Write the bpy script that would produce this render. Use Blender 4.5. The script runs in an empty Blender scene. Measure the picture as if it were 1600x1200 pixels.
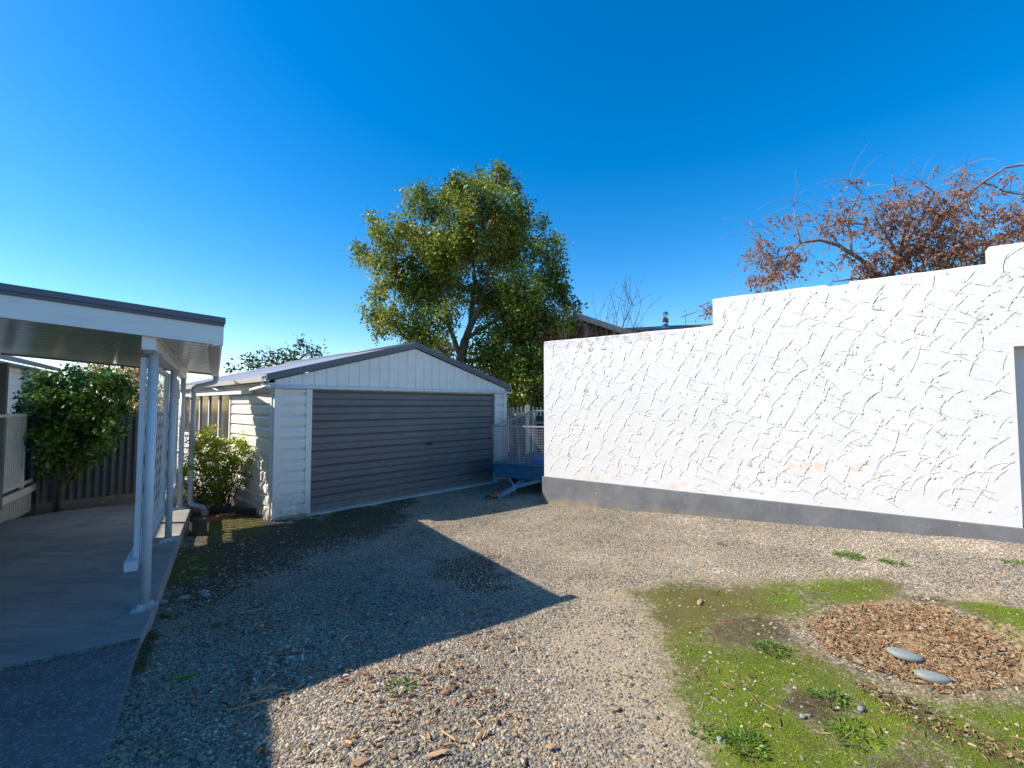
import bpy, math, random
import numpy as np
from mathutils import Vector, Matrix, noise as mnoise
random.seed(11); rng = np.random.default_rng(11)
S = bpy.context.scene
COL = S.collection
R = math.radians
# ------------------------------------------------------------------ survey: pixel -> point
F = 711.0; CH = 1.8; PITCH = math.atan(33/711)
cp, sp = math.cos(PITCH), math.sin(PITCH)
def ray(u, v):
    a, b = (u-800)/F, (600-v)/F
    return (a, cp-b*sp, sp+b*cp)
def P(u, v, Y):
    d = ray(u, v); t = Y/d[1]
    return (d[0]*t, Y, CH+d[2]*t)
def sstep(x):
    x = np.clip(x, 0, 1); return x*x*(3-2*x)
def gz(x, y):
    s = (x-.6)*.807-(y-8.465)*.59
    s = np.clip(s, 0, 9)
    z = .055*s + .05*sstep((6-y)/3.5)*sstep((1-x)/2)
    dx, dy = x-3.30, y-3.02
    q = np.sqrt(((dx*.92-dy*.39)/.85)**2+((dx*.39+dy*.92)/.55)**2)
    return z + .055*sstep(1.3-q)
def G(u, v):
    d = ray(u, v); z = .1
    for i in range(14):
        t = (z-CH)/d[2]; z = .5*z+.5*float(gz(d[0]*t, d[1]*t))
    return (d[0]*t, d[1]*t, z)
# ------------------------------------------------------------------ tagging and building
def tag(o, label=None, cat=None, group=None, kind=None):
    if label: o['label'] = label
    if cat: o['category'] = cat
    if group: o['group'] = group
    if kind: o['kind'] = kind
    return o
def thing(name, label, cat, loc=(0,0,0), rz=0, group=None):
    o = bpy.data.objects.new(name, None); COL.objects.link(o)
    o.location = loc; o.rotation_euler = (0,0,rz); o.empty_display_size = .2
    return tag(o, label, cat, group)
class MB:
    def __init__(s): s.v = []; s.f = []; s.sm = []
    def add(s, vs, fs, smooth=False):
        n = len(s.v); s.v += [tuple(p) for p in vs]
        s.f += [tuple(i+n for i in f) for f in fs]; s.sm += [smooth]*len(fs); return s
    def hexa(s, p):
        return s.add(p, [(0,3,2,1),(4,5,6,7),(0,1,5,4),(1,2,6,5),(2,3,7,6),(3,0,4,7)])
    def box(s, x0, x1, y0, y1, z0, z1):
        return s.hexa([(x0,y0,z0),(x1,y0,z0),(x1,y1,z0),(x0,y1,z0),(x0,y0,z1),(x1,y0,z1),(x1,y1,z1),(x0,y1,z1)])
    def bar(s, a, b, w, h, up=(0,0,1)):
        a = Vector(a); b = Vector(b); d = (b-a).normalized(); u = Vector(up)
        x = d.cross(u)
        if x.length < 1e-4: x = Vector((1,0,0))
        x.normalize(); u = x.cross(d).normalized(); x = x*w/2; u = u*h/2
        return s.hexa([a-x-u, a+x-u, b+x-u, b-x-u, a-x+u, a+x+u, b+x+u, b-x+u])
    def tube(s, pts, rad, seg=8, cap=True):
        pts = [Vector(p) for p in pts]; n = len(pts)
        if not hasattr(rad, '__len__'): rad = [rad]*n
        vs = []; prev = None
        for i, p in enumerate(pts):
            d = (pts[min(i+1,n-1)]-pts[max(i-1,0)])
            if d.length < 1e-9: d = Vector((0,0,1))
            d.normalize()
            if prev is None:
                a = d.orthogonal().normalized()
            else:
                a = prev-d*prev.dot(d)
                a = a.normalized() if a.length > 1e-5 else d.orthogonal().normalized()
            prev = a; b = d.cross(a)
            for k in range(seg):
                t = 2*math.pi*k/seg
                vs.append(p+(a*math.cos(t)+b*math.sin(t))*rad[i])
        fs = [(i*seg+k, i*seg+(k+1)%seg, (i+1)*seg+(k+1)%seg, (i+1)*seg+k) for i in range(n-1) for k in range(seg)]
        s.add(vs, fs, True)
        if cap:
            m = len(s.v)-len(vs)
            s.f.append(tuple(m+k for k in reversed(range(seg)))); s.sm.append(False)
            s.f.append(tuple(m+(n-1)*seg+k for k in range(seg))); s.sm.append(False)
        return s
    def extrude(s, prof, a, b, fx, fz):
        """closed profile [(p,q)] swept from a to b, p along fx, q along fz"""
        a = Vector(a); b = Vector(b); fx = Vector(fx); fz = Vector(fz); n = len(prof)
        vs = [a+fx*p+fz*q for p, q in prof]+[b+fx*p+fz*q for p, q in prof]
        fs = [(i, (i+1)%n, n+(i+1)%n, n+i) for i in range(n)]+[tuple(reversed(range(n))), tuple(range(n, 2*n))]
        return s.add(vs, fs)
    def boards(s, o, a, nrm, L, z0, z1, pitch, out=.02, zoff=0):
        """lapped weatherboards on a wall: o corner, a along, nrm outward"""
        o = Vector(o); a = Vector(a); nr = Vector(nrm); z = z0
        k = 0
        zz = zoff
        while zz < z1-1e-4:
            zb, zt = max(zz, z0), min(zz+pitch, z1)
            if zt > z0+1e-4:
                h_ = zt-zb; pr = [(0, zb), (out, zb), (out, zb+h_*.66), (out*.8, zb+h_*.76), (out*.35, zb+h_*.84), (.001, zb+h_*.90), (.001, zt-.0004), (0, zt-.0004)]
                s.extrude(pr, o, o+a*L, nr, (0,0,1))
            zz += pitch
        return s
    def build(s, name, mat, parent=None, bevel=0, origin=None, smooth=False):
        me = bpy.data.meshes.new(name)
        if parent is None and origin is None:
            xs = np.array(s.v); origin = (float(xs[:,0].mean()), float(xs[:,1].mean()), float(xs[:,2].min()))
        vs = s.v if origin is None else [(p[0]-origin[0], p[1]-origin[1], p[2]-origin[2]) for p in s.v]
        me.from_pydata(vs, [], s.f)
        me.polygons.foreach_set('use_smooth', [True if smooth else q for q in s.sm]); me.update()
        import bmesh
        bm = bmesh.new(); bm.from_mesh(me); bmesh.ops.recalc_face_normals(bm, faces=bm.faces); bm.to_mesh(me); bm.free()
        me.materials.append(mat)
        o = bpy.data.objects.new(name, me); COL.objects.link(o)
        if parent: o.parent = parent
        elif origin: o.location = origin
        if bevel:
            m = o.modifiers.new('bevel', 'BEVEL'); m.width = bevel; m.segments = 2; m.limit_method = 'ANGLE'; m.angle_limit = R(40)
            m.harden_normals = False
        return o
# ------------------------------------------------------------------ materials
def nt(name):
    m = bpy.data.materials.new(name); m.use_nodes = True
    t = m.node_tree; t.nodes.clear()
    o = t.nodes.new('ShaderNodeOutputMaterial'); b = t.nodes.new('ShaderNodeBsdfPrincipled')
    t.links.new(b.outputs[0], o.inputs[0]); return m, t, b
def N(t, kind, **kw):
    n = t.nodes.new('ShaderNode'+kind)
    for k, v in kw.items():
        if k in n.inputs.keys() if isinstance(k, str) else False: n.inputs[k].default_value = v
        else: setattr(n, k, v)
    return n
def ramp(t, fac, stops, interp='LINEAR'):
    r = t.nodes.new('ShaderNodeValToRGB'); r.color_ramp.interpolation = interp
    e = r.color_ramp.elements
    while len(e) < len(stops): e.new(.5)
    for i, (p, c) in enumerate(stops):
        e[i].position = p; e[i].color = (*c, 1) if len(c) == 3 else c
    t.links.new(fac, r.inputs[0]); return r.outputs[0]
def mathn(t, op, a, b=None, clamp=False):
    m = t.nodes.new('ShaderNodeMath'); m.operation = op; m.use_clamp = clamp
    for i, x in enumerate((a, b)):
        if x is None: continue
        if isinstance(x, (int, float)): m.inputs[i].default_value = x
        else: t.links.new(x, m.inputs[i])
    return m.outputs[0]
def mixc(t, fac, a, b, mode='MIX'):
    m = t.nodes.new('ShaderNodeMix'); m.data_type = 'RGBA'; m.blend_type = mode
    for i, x in ((0, fac), (6, a), (7, b)):
        if isinstance(x, (int, float)): m.inputs[i].default_value = x
        elif isinstance(x, tuple): m.inputs[i].default_value = (*x, 1) if len(x) == 3 else x
        else: t.links.new(x, m.inputs[i])
    return m.outputs[2]
def noise(t, scale, detail=4, rough=.6, vec=None, dist=0):
    n = t.nodes.new('ShaderNodeTexNoise'); n.inputs['Scale'].default_value = scale
    n.inputs['Detail'].default_value = detail; n.inputs['Roughness'].default_value = rough; n.inputs['Distortion'].default_value = dist
    if vec is not None: t.links.new(vec, n.inputs['Vector'])
    return n.outputs[0]
def coord(t, scale=None):
    c = t.nodes.new('ShaderNodeTexCoord').outputs['Object']
    if scale:
        m = t.nodes.new('ShaderNodeMapping'); m.inputs['Scale'].default_value = scale; t.links.new(c, m.inputs[0]); c = m.outputs[0]
    return c
def bump(t, b, h, strength=.3, dist=.01):
    n = t.nodes.new('ShaderNodeBump'); n.inputs['Strength'].default_value = strength; n.inputs['Distance'].default_value = dist
    t.links.new(h, n.inputs['Height']); t.links.new(n.outputs[0], b.inputs['Normal'])
def mat(name, col, rough=.6, var=.15, vs=3.0, fine=40, bmp=.1, metal=0, dirt=None, dirtamt=.35, stretch=None, spec=.5):
    m, t, b = nt(name); c = coord(t, stretch)
    n1 = noise(t, vs, 5, .6, c); n2 = noise(t, fine, 4, .6, c)
    lo = tuple(x*(1-var) for x in col); hi = tuple(min(1, x*(1+var)) for x in col)
    cc = ramp(t, n1, [(.3, lo), (.7, hi)])
    if dirt:
        f = ramp(t, noise(t, vs*2.3, 8, .7, c), [(.48, (0,0,0)), (.72, (1,1,1))])
        f = mathn(t, 'MULTIPLY', f, dirtamt); cc = mixc(t, f, cc, dirt)
    cc = mixc(t, .12, cc, ramp(t, n2, [(.3, lo), (.7, hi)]))
    t.links.new(cc, b.inputs['Base Color'])
    t.links.new(ramp(t, n1, [(.2, (rough*.8,)*3), (.8, (min(1, rough*1.2),)*3)]), b.inputs['Roughness'])
    b.inputs['Metallic'].default_value = metal; b.inputs['Specular IOR Level'].default_value = spec
    if bmp: bump(t, b, n2, bmp, .004)
    return m
def leafmat(name, stops, trans=.35, rough=.5):
    m, t, b = nt(name)
    a = t.nodes.new('ShaderNodeAttribute'); a.attribute_name = 'tint'
    c = ramp(t, a.outputs['Fac'], stops)
    t.links.new(c, b.inputs['Base Color']); b.inputs['Roughness'].default_value = rough
    tr = t.nodes.new('ShaderNodeBsdfTranslucent'); t.links.new(c, tr.inputs[0])
    mx = t.nodes.new('ShaderNodeMixShader'); mx.inputs[0].default_value = trans
    o = [n for n in t.nodes if n.type == 'OUTPUT_MATERIAL'][0]
    t.links.new(b.outputs[0], mx.inputs[1]); t.links.new(tr.outputs[0], mx.inputs[2]); t.links.new(mx.outputs[0], o.inputs[0])
    return m
M = {}
M['white'] = mat('white_paint', (.80,.80,.77), .5, .05, 2, 30, .08, dirt=(.42,.42,.38), dirtamt=.25)
M['whiteboard'] = mat('weatherboard_paint', (.80,.785,.73), .45, .05, 1.5, 30, .06, dirt=(.40,.40,.34), dirtamt=.25)
M['fascia'] = mat('fascia_paint', (.80,.80,.78), .5, .05, 1.5, 20, .15, dirt=(.5,.5,.5), dirtamt=.3, stretch=(1,1,6))
M['postpaint'] = mat('post_paint', (.54,.62,.70), .4, .05, 3, 40, .06, dirt=(.45,.42,.38), dirtamt=.25)
M['greyflash'] = mat('grey_flashing', (.11,.125,.155), .45, .08, 2, 40, .03)
M['cream'] = mat('cream_trim', (.62,.60,.53), .5, .06, 3, 40, .05)
M['soffit'] = mat('ceiling_tray', (.52,.52,.47), .22, .12, 1.2, 30, .05, dirt=(.2,.19,.15), dirtamt=.3, spec=.6)
M['zinc'] = mat('corrugated_zinc', (.36,.38,.42), .5, .12, 1.5, 60, .05, metal=.3, dirt=(.25,.25,.25), dirtamt=.3)
M['door'] = mat('door_steel', (.115,.12,.135), .45, .14, .9, 14, .12, dirt=(.22,.21,.19), dirtamt=.45, stretch=(1,1,2.2))
M['fence'] = mat('dark_corrugated_steel', (.07,.085,.11), .5, .15, 2, 40, .05, dirt=(.1,.1,.09), dirtamt=.5)
M['greytimber'] = mat('weathered_timber', (.17,.165,.16), .8, .25, 3, 25, .3, stretch=(3,3,.6))
M['darktimber'] = mat('dark_timber', (.055,.045,.04), .85, .3, 3, 25, .3)
M['bark'] = mat('tree_bark', (.115,.09,.065), .9, .35, 6, 40, .6, dirt=(.2,.19,.15), dirtamt=.5)
M['redbark'] = mat('cherry_bark', (.22,.15,.12), .85, .3, 8, 40, .5)
M['black'] = mat('black_rubber', (.02,.02,.02), .6, .2, 5, 30, .1)
M['blue'] = mat('blue_trailer_paint', (.010,.11,.22), .5, .2, 3, 30, .1, dirt=(.05,.09,.12), dirtamt=.55)
M['paleblue'] = mat('faded_blue_paint', (.10,.24,.38), .6, .2, 4, 30, .1, dirt=(.25,.24,.2), dirtamt=.5)
M['galv'] = mat('galvanised_mesh', (.34,.36,.37), .5, .15, 6, 40, .05, metal=.5)
M['rust'] = mat('rusty_orange', (.42,.10,.025), .7, .3, 12, 40, .2)
M['tubblue'] = mat('blue_plastic', (.005,.15,.55), .4, .1, 3, 30, .02)
M['redbrown'] = mat('red_brown_board', (.20,.06,.04), .8, .3, 6, 30, .2)
M['brick'] = mat('terracotta_brick', (.30,.10,.05), .85, .25, 8, 50, .4, dirt=(.08,.09,.04), dirtamt=.5)
M['steel'] = mat('flue_steel', (.6,.6,.6), .25, .1, 3, 30, .02, metal=.9)
M['brownroof'] = mat('brown_tile_roof', (.16,.12,.10), .8, .25, 4, 20, .3)
M['brownwall'] = mat('brown_brick_wall', (.10,.055,.045), .85, .25, 6, 30, .3)
M['oldbarge'] = mat('worn_barge_paint', (.33,.30,.27), .8, .25, 6, 20, .3, dirt=(.12,.09,.07), dirtamt=.8)
M['stone'] = mat('river_stone', (.23,.25,.24), .6, .12, 10, 120, .08)
M['darkstone'] = mat('blue_grey_stone', (.22,.25,.28), .65, .15, 10, 120, .08)
M['stump'] = mat('mossy_stump', (.05,.045,.03), .9, .4, 6, 40, .6, dirt=(.07,.09,.02), dirtamt=.5)
M['pipeend'] = mat('terracotta_collar', (.42,.34,.28), .8, .15, 5, 40, .2)
M['foot'] = mat('concrete_footing', (.30,.29,.27), .9, .15, 5, 60, .4, dirt=(.1,.1,.06), dirtamt=.5)
def glass():
    m, t, b = nt('window_glass'); c = coord(t, (1,1.6,.5))
    cc = ramp(t, noise(t, 1.6, 3, .5, c), [(.35, (.03,.025,.022)), (.5, (.06,.052,.048)), (.65, (.09,.09,.095))])
    t.links.new(cc, b.inputs['Base Color']); b.inputs['Roughness'].default_value = .10; b.inputs['Specular IOR Level'].default_value = .25
    return m
M['glass'] = glass()
M['leaf_tree'] = leafmat('tree_foliage', [(0,(.03,.055,.010)),(.3,(.08,.14,.018)),(.6,(.19,.25,.022)),(.88,(.38,.38,.045)),(.93,(.26,.2,.04)),(1,(.45,.14,.03))], .42)
M['leaf_camellia'] = leafmat('camellia_foliage', [(0,(.025,.065,.015)),(.5,(.06,.15,.024)),(.85,(.16,.29,.03)),(.97,(.17,.2,.02)),(1,(.45,.25,.03))], .22, .28)
M['leaf_nandina'] = leafmat('yellow_green_foliage', [(0,(.035,.075,.010)),(.4,(.14,.24,.012)),(.7,(.36,.42,.012)),(1,(.62,.56,.03))], .5, .8)
M['leaf_red'] = leafmat('autumn_leaves', [(0,(.20,.085,.06)),(.4,(.38,.17,.10)),(.7,(.48,.26,.12)),(.88,(.60,.35,.12)),(1,(.33,.30,.06))], .5, .6)
M['leaf_gold'] = leafmat('golden_leaves', [(0,(.15,.14,.03)),(.5,(.4,.26,.06)),(1,(.6,.36,.2))], .4)
M['leaf_far'] = leafmat('far_foliage', [(0,(.015,.035,.012)),(.6,(.05,.09,.02)),(1,(.12,.16,.05))], .3)
M['weed'] = leafmat('weed_leaves', [(0,(.05,.11,.015)),(.6,(.14,.27,.022)),(1,(.3,.42,.05))], .35)
M['chips'] = leafmat('wood_chip_colours', [(0,(.08,.045,.03)),(.35,(.24,.12,.06)),(.6,(.40,.24,.13)),(.85,(.62,.42,.22)),(1,(.7,.58,.4))], .05, .8)
M['litter'] = leafmat('litter_colours', [(0,(.06,.035,.02)),(.3,(.18,.10,.05)),(.6,(.33,.21,.10)),(.85,(.46,.36,.17)),(.96,(.6,.52,.42)),(1,(.5,.10,.03))], .1, .85)
# ------------------------------------------------------------------ leaf meshes
def unit(n):
    v = rng.normal(size=(n,3)); return v/np.linalg.norm(v, axis=1, keepdims=True)
def leaves(name, cen, size, mt, parent=None, aspect=.5, tint=None, dirs=None, flat=0, origin=None, label=None):
    n = len(cen); cen = np.asarray(cen, float)
    d = unit(n) if dirs is None else dirs
    if flat: d[:,2] *= (1-flat); d /= np.linalg.norm(d, axis=1, keepdims=True)
    w = np.cross(d, unit(n)); w /= np.linalg.norm(w, axis=1, keepdims=True)+1e-9
    if flat:
        w[:,2] *= (1-flat); w /= np.linalg.norm(w, axis=1, keepdims=True)+1e-9
    nn = np.cross(d, w)
    L = (size*(.6+.8*rng.random(n)))[:,None]
    W = L*aspect
    v = np.stack([cen, cen+d*L*.45+w*W*.5+nn*L*.08, cen+d*L, cen+d*L*.45-w*W*.5+nn*L*.08], 1).reshape(-1,3)
    if origin is not None: v = v-np.array(origin)
    me = bpy.data.meshes.new(name); me.vertices.add(4*n); me.loops.add(4*n); me.polygons.add(n)
    me.vertices.foreach_set('co', v.ravel().astype(np.float32))
    me.loops.foreach_set('vertex_index', np.arange(4*n, dtype=np.int32))
    me.polygons.foreach_set('loop_start', np.arange(0, 4*n, 4, dtype=np.int32))
    me.polygons.foreach_set('loop_total', np.full(n, 4, dtype=np.int32))
    me.update(); a = me.attributes.new('tint', 'FLOAT', 'FACE')
    if tint is None: tint = rng.random(n)
    a.data.foreach_set('value', np.asarray(tint, dtype=np.float32))
    me.materials.append(mt); me.validate()
    o = bpy.data.objects.new(name, me); COL.objects.link(o)
    if parent: o.parent = parent
    if parent is None and origin is not None: o.location = origin
    return o
def wiggle(a, b, n=6, amp=.1, sag=0):
    a = Vector(a); b = Vector(b); L = (b-a).length; out = []
    off = Vector((0,0,0))
    for i in range(n+1):
        t = i/n
        out.append(a.lerp(b, t)+off*math.sin(math.pi*t)+Vector((0,0,-sag*L*4*t*(1-t)))); off += Vector((random.gauss(0,amp),random.gauss(0,amp),random.gauss(0,amp)))*L*.3
    return out
def splash(m, h, amt, col=(.20,.17,.11)):
    t = m.node_tree; b = [n for n in t.nodes if n.type == 'BSDF_PRINCIPLED'][0]; src = b.inputs['Base Color'].links[0].from_socket
    cc = coord(t); sx = N(t,'SeparateXYZ'); t.links.new(cc, sx.inputs[0])
    f = mathn(t,'SUBTRACT',1.0,mathn(t,'DIVIDE',sx.outputs[2],h),True)
    f = mathn(t,'MULTIPLY',mathn(t,'MULTIPLY',f,ramp(t, noise(t, 8, 8, .75, cc), [(.35,(0,0,0)),(.65,(1,1,1))])),amt)
    t.links.new(mixc(t, f, src, col), b.inputs['Base Color'])
splash(M['whiteboard'], .45, .9); splash(M['door'], .40, .7, (.24,.22,.17)); splash(M['postpaint'], .16, .9, (.22,.16,.10)); splash(M['fence'], .5, .8, (.14,.13,.09))
# ==================================================================== GARAGE
W_, D_ = 5.285, 6.3
g = thing('garage', 'white weatherboard gable garage with wide grey roller door and zinc roof', 'garage', (-3.713,7.131,0), R(47.9))
wl = MB()
# front side strips, gable above
wl.boards((.075,0,0), (1,0,0), (0,-1,0), .40, .05, 2.06, .178, .032, .05)
wl.boards((4.96,0,0), (1,0,0), (0,-1,0), W_-.075-4.96, .05, 2.06, .178, .032, .05)
for x0, x1 in ((-.02,.075),(.475,.57),(W_-.075,W_+.02)): wl.box(x0, x1, -.042, .03, .04, 2.075)
wl.box(4.89, 4.96, -.048, .03, .02, 2.075)
# left wall: boards round the window strip
wy0, wy1, wz0, wz1 = 2.0, 5.3, 1.18, 1.99
def lboard(y0, y1, z0, z1): wl.boards((0,y1,0), (0,-1,0), (-1,0,0), y1-y0, z0, z1, .178, .032, .05)
lboard(.03, wy0-.03, .05, 2.15); lboard(wy0-.03, wy1+.03, .05, wz0-.03); lboard(wy1+.03, D_, .05, 2.15); lboard(wy0-.03, wy1+.03, wz1+.03, 2.15)
wl.box(-.040, .06, .0301, .085, .04, 2.15)
wl.boards((W_,0,0), (0,1,0), (1,0,0), D_, .05, 2.15, .178, .032, .05)
wl.boards((W_,D_,0), (-1,0,0), (0,1,0), W_, .05, 2.15, .178, .032, .05)
# inner skin so that no light leaks
wl.box(.02, .06, .04, wy0, .0, 2.14); wl.box(.02, .06, wy1, D_-.02, .0, 2.14)
wl.box(.02, .06, wy0, wy1, .0, wz0-.02); wl.box(.02,.06,wy0,wy1,wz1+.02,2.14)
wl.box(W_-.06, W_-.02, .04, D_-.02, 0, 2.14); wl.box(.06, W_-.06, D_-.06, D_-.02, 0, 2.14)
wl.build('wall', M['whiteboard'], g)
def rz_(x): return 2.165+.275*(min(x, W_-x)+.12)     # underside of roof
gb = MB()
n = 26; p = W_/n
for i in range(n):
    x0, x1 = i*p, (i+1)*p
    gb.hexa([(x0+.008,-.012,2.06),(x1-.008,-.012,2.06),(x1-.008,.03,2.06),(x0+.008,.03,2.06),
             (x0+.008,-.012,rz_(x0+.008)),(x1-.008,-.012,rz_(x1-.008)),(x1-.008,.03,rz_(x1-.008)),(x0+.008,.03,rz_(x0+.008))])
    gb.hexa([(x0-.008,-.004,2.06),(x0+.008,-.004,2.06),(x0+.008,.025,2.06),(x0-.008,.025,2.06),
             (x0-.008,-.004,rz_(x0)),(x0+.008,-.004,rz_(x0)),(x0+.008,.025,rz_(x0)),(x0-.008,.025,rz_(x0))])
tag(gb.build('gable_panel', M['whiteboard'], g), 'vertical ribbed white cladding filling the gable')
MB().add([(0,D_-.01,2.06),(W_,D_-.01,2.06),(W_,D_-.01,2.2),(W_/2,D_-.01,2.93),(0,D_-.01,2.2)], [(0,1,2,3,4)]).build('gable_panel', M['whiteboard'], g)
# roller door
dr = MB(); z = .03; dz = .2475
x0, x1 = .57, 4.89
pr = [(0,.03)]
for i in range(8):
    b = .03+i*.25
    pr += [(.0,b),(.012,b+.010),(.030,b+.016),(.030,b+.108),(.014,b+.116),(.014,b+.124),(.030,b+.134),(.030,b+.228),(.014,b+.236),(.014,b+.240),(.0,b+.246)]
pr = [(q[0], q[1]) for q in pr if q[1] <= 2.03]
pts = [(-.01+.0-q[0]*1.0+.04, q[1]) for q in pr]
vs = []; fs = []
for (yy, zz) in pts: vs += [(x0, yy, zz), (x1, yy, zz)]
for i in range(len(pts)-1): fs.append((2*i, 2*i+1, 2*i+3, 2*i+2))
dr.add(vs, fs); dr.box(x0, x1, .045, .06, .03, 2.06)
door = dr.build('roller_door', M['door'], g)
h = MB(); h.box(2.93,3.07,-.02,.008,.995,1.02); h.tube([(3.0,.01,1.005),(3.0,-.05,1.005)], .018, 10); h.bar((2.97,-.045,1.005),(3.07,-.045,1.0),.012,.018)
h.build('door_handle', M['black'], door)
MB().box(-.03, W_+.03, -.02, D_, -.1, .045).build('foundation', M['foot'], g, .01)
MB().box(.5, 4.95, -.10, -.021, -.1, .022).build('door_sill', mat('pale_concrete', (.50,.49,.46), .85, .12, 4, 50, .3, dirt=(.3,.28,.2), dirtamt=.4), g, .01)
# roof: corrugated sheets
def corr(mb, x0, x1, z0, z1, y0, y1, pitch=.076, amp=.009):
    k = int((y1-y0)/(pitch/6)); vs = []; fs = []
    for i in range(k+1):
        y = y0+(y1-y0)*i/k; d = amp*math.sin(2*math.pi*y/pitch)
        vs += [(x0, y, z0+d), (x1, y, z1+d)]
    for i in range(k): fs.append((2*i, 2*i+1, 2*i+3, 2*i+2))
    mb.add(vs, fs, True)
rf = MB(); rx = W_/2; rt = 2.27
corr(rf, -.14, rx, rt-.02, rt+.275*(rx+.14)-.02, -.03, D_+.1); corr(rf, rx, W_+.14, rt+.275*(rx+.14)-.02, rt-.02, -.03, D_+.1)
rf.add([(-.12,-.02,rt-.06),(rx,-.02,rt+.275*(rx+.14)-.06),(rx,D_,rt+.275*(rx+.14)-.06),(-.12,D_,rt-.06)], [(0,1,2,3)])
rf.add([(W_+.12,-.02,rt-.06),(rx,-.02,rt+.275*(rx+.14)-.06),(rx,D_,rt+.275*(rx+.14)-.06),(W_+.12,D_,rt-.06)], [(0,1,2,3)])
roof = rf.build('roof', M['zinc'], g)
bg = MB()
for s_ in (-1, 1):
    X = lambda q: q if s_ < 0 else W_-q
    def band(y0, y1, dt, db):
        a, b = -.15, rx
        za, zb = rt, rt+.275*(rx+.15)
        bg.hexa([(X(a),y0,za-db),(X(b),y0,zb-db),(X(b),y1,zb-db),(X(a),y1,za-db),(X(a),y0,za+dt),(X(b),y0,zb+dt),(X(b),y1,zb+dt),(X(a),y1,za+dt)])
    band(-.075, .0-.031, .012, .055); band(-.062,-.032,-.056,.098); band(-.03,.06,.014,-.004)
bg.build('barge_flashing', M['greyflash'], roof)
MB().tube([(rx,-.02,rt+.275*(rx+.14)+.0),(rx,D_+.1,rt+.275*(rx+.14)+.0)], .035, 10).build('ridge_cap', M['greyflash'], roof)
gu = MB(); gu.extrude([(0,0),(-.10,0),(-.115,.075),(-.10,.08),(-.092,.01),(-.01,.01),(-.01,.08),(0,.08)], (-.10,-.03,2.165), (-.10,D_,2.14), (1,0,0), (0,0,1))
gu.build('gutter', M['cream'], g)
gu = MB(); gu.extrude([(0,0),(.10,0),(.115,.075),(.10,.08),(.092,.01),(.01,.01),(.01,.08),(0,.08)], (W_+.10,-.03,2.165), (W_+.10,D_,2.14), (1,0,0), (0,0,1))
gu.build('gutter', M['cream'], g)
sf = MB(); sf.box(-.10,.0-.001,0.0,D_,2.12,2.15); sf.build('soffit_board', M['white'], g)
pp = MB(); pp.tube([(-.14,-.075,2.088),(.6,-.075,2.09),(2.4,-.075,2.095),(W_+.14,-.075,2.10)], .027, 10)
pp.tube([(.66,-.075,2.09),(.69,-.075,2.09)], .034, 10); pp.tube([(-.13,-.075,2.088),(-.10,-.075,2.088)], .034, 10)
tag(pp.build('waste_pipe', M['white'], g), 'white pipe running level across the front above the door')
pp = MB(); pp.tube([(-.14,-.075,2.088),(-.15,.12,2.08),(-.10,.75,2.06)], .027, 10); pp.box(-.125,-.065,.75,5.2,1.99,2.05)
pp.tube([(-.15,.1,2.08),(-.15,.1,2.17)], .022, 8); pp.tube([(-.10,2.35,2.04),(-.12,2.35,2.07),(-.15,2.45,2.10),(-.15,2.65,2.13),(-.15,2.75,2.17)], .022, 8)
tag(pp.build('waste_pipe', M['white'], g), 'white pipe falling along the side wall under the gutter')
wf = MB(); wf.box(-.048,.07,wy0-.03,wy0+.03,wz0-.05,wz1+.05); wf.box(-.048,.07,wy1-.03,wy1+.03,wz0-.05,wz1+.05)
wf.box(-.06,.07,wy0-.06,wy1+.06,wz0-.06,wz0-.0); wf.box(-.044,.07,wy0+.03,wy1-.03,wz1,wz1+.048)
nm = 5
for i in range(1, nm): 
    y = wy0+(wy1-wy0)*i/nm; wf.box(-.046,.065,y-.028,y+.028,wz0,wz1)
win = wf.build('window', M['white'], g)
for i in range(nm):
    y0 = wy0+(wy1-wy0)*i/nm+.028; y1 = wy0+(wy1-wy0)*(i+1)/nm-.028
    if i == 0: y0 = wy0+.03
    if i == nm-1: y1 = wy1-.03
    MB().box(-.024,-.018,y0,y1,wz0,wz1).build('pane', M['glass'], win)
MB().box(.061,.08,wy0-.1,wy1+.1,wz0-.1,wz1+.1).build('curtain', M['darktimber'], win)
# ==================================================================== CARPORT
CR = math.atan2(.5457,.838)
c = thing('carport', 'open carport with pale blue painted steel posts, white fascia and grey metal roof edge', 'carport', (-3.0,3.797,.145), CR)
XL, XR, YF, YB = -2.10, .485, -.309, 4.42
def cz(x): return 2.155+.08*(XR-x)
ce = MB()
k = 150; vs = []; fs = []      # trayed ceiling, ribs running down the fall
prof = []
y = YF+.03
while y < YB:
    prof += [(y,0),(y+.19,0),(y+.197,.016),(y+.225,.016),(y+.232,0)]; y += .235
prof = [q for q in prof if q[0] < YB]+[(YB,0)]
for (yy, d) in prof: vs += [(XL, yy, cz(XL)+.02+d), (XR-.1, yy, cz(XR-.1)+.02+d)]
for i in range(len(prof)-1): fs.append((2*i,2*i+1,2*i+3,2*i+2))
ce.add(vs, fs); ce.build('ceiling', M['soffit'], c)
ro = MB(); 
def slab_(mb, x0, x1, y0, y1, d0, d1):
    mb.hexa([(x0,y0,cz(x0)+d0),(x1,y0,cz(x1)+d0),(x1,y1,cz(x1)+d0),(x0,y1,cz(x0)+d0),(x0,y0,cz(x0)+d1),(x1,y0,cz(x1)+d1),(x1,y1,cz(x1)+d1),(x0,y1,cz(x0)+d1)])
slab_(ro, XL, XR-.08, YF+.03, YB, .05, .19)
croof = ro.build('roof', M['greyflash'], c)
fa = MB(); slab_(fa, XL, XR, YF, YF+.022, 0, .158); fa.build('fascia', M['fascia'], c)
fl = MB(); slab_(fl, XL, XR+.004, YF-.014, YF+.028, .1585, .186); slab_(fl, XL, XR+.012, YF-.028, YF+.05, .1865, .232)
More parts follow.
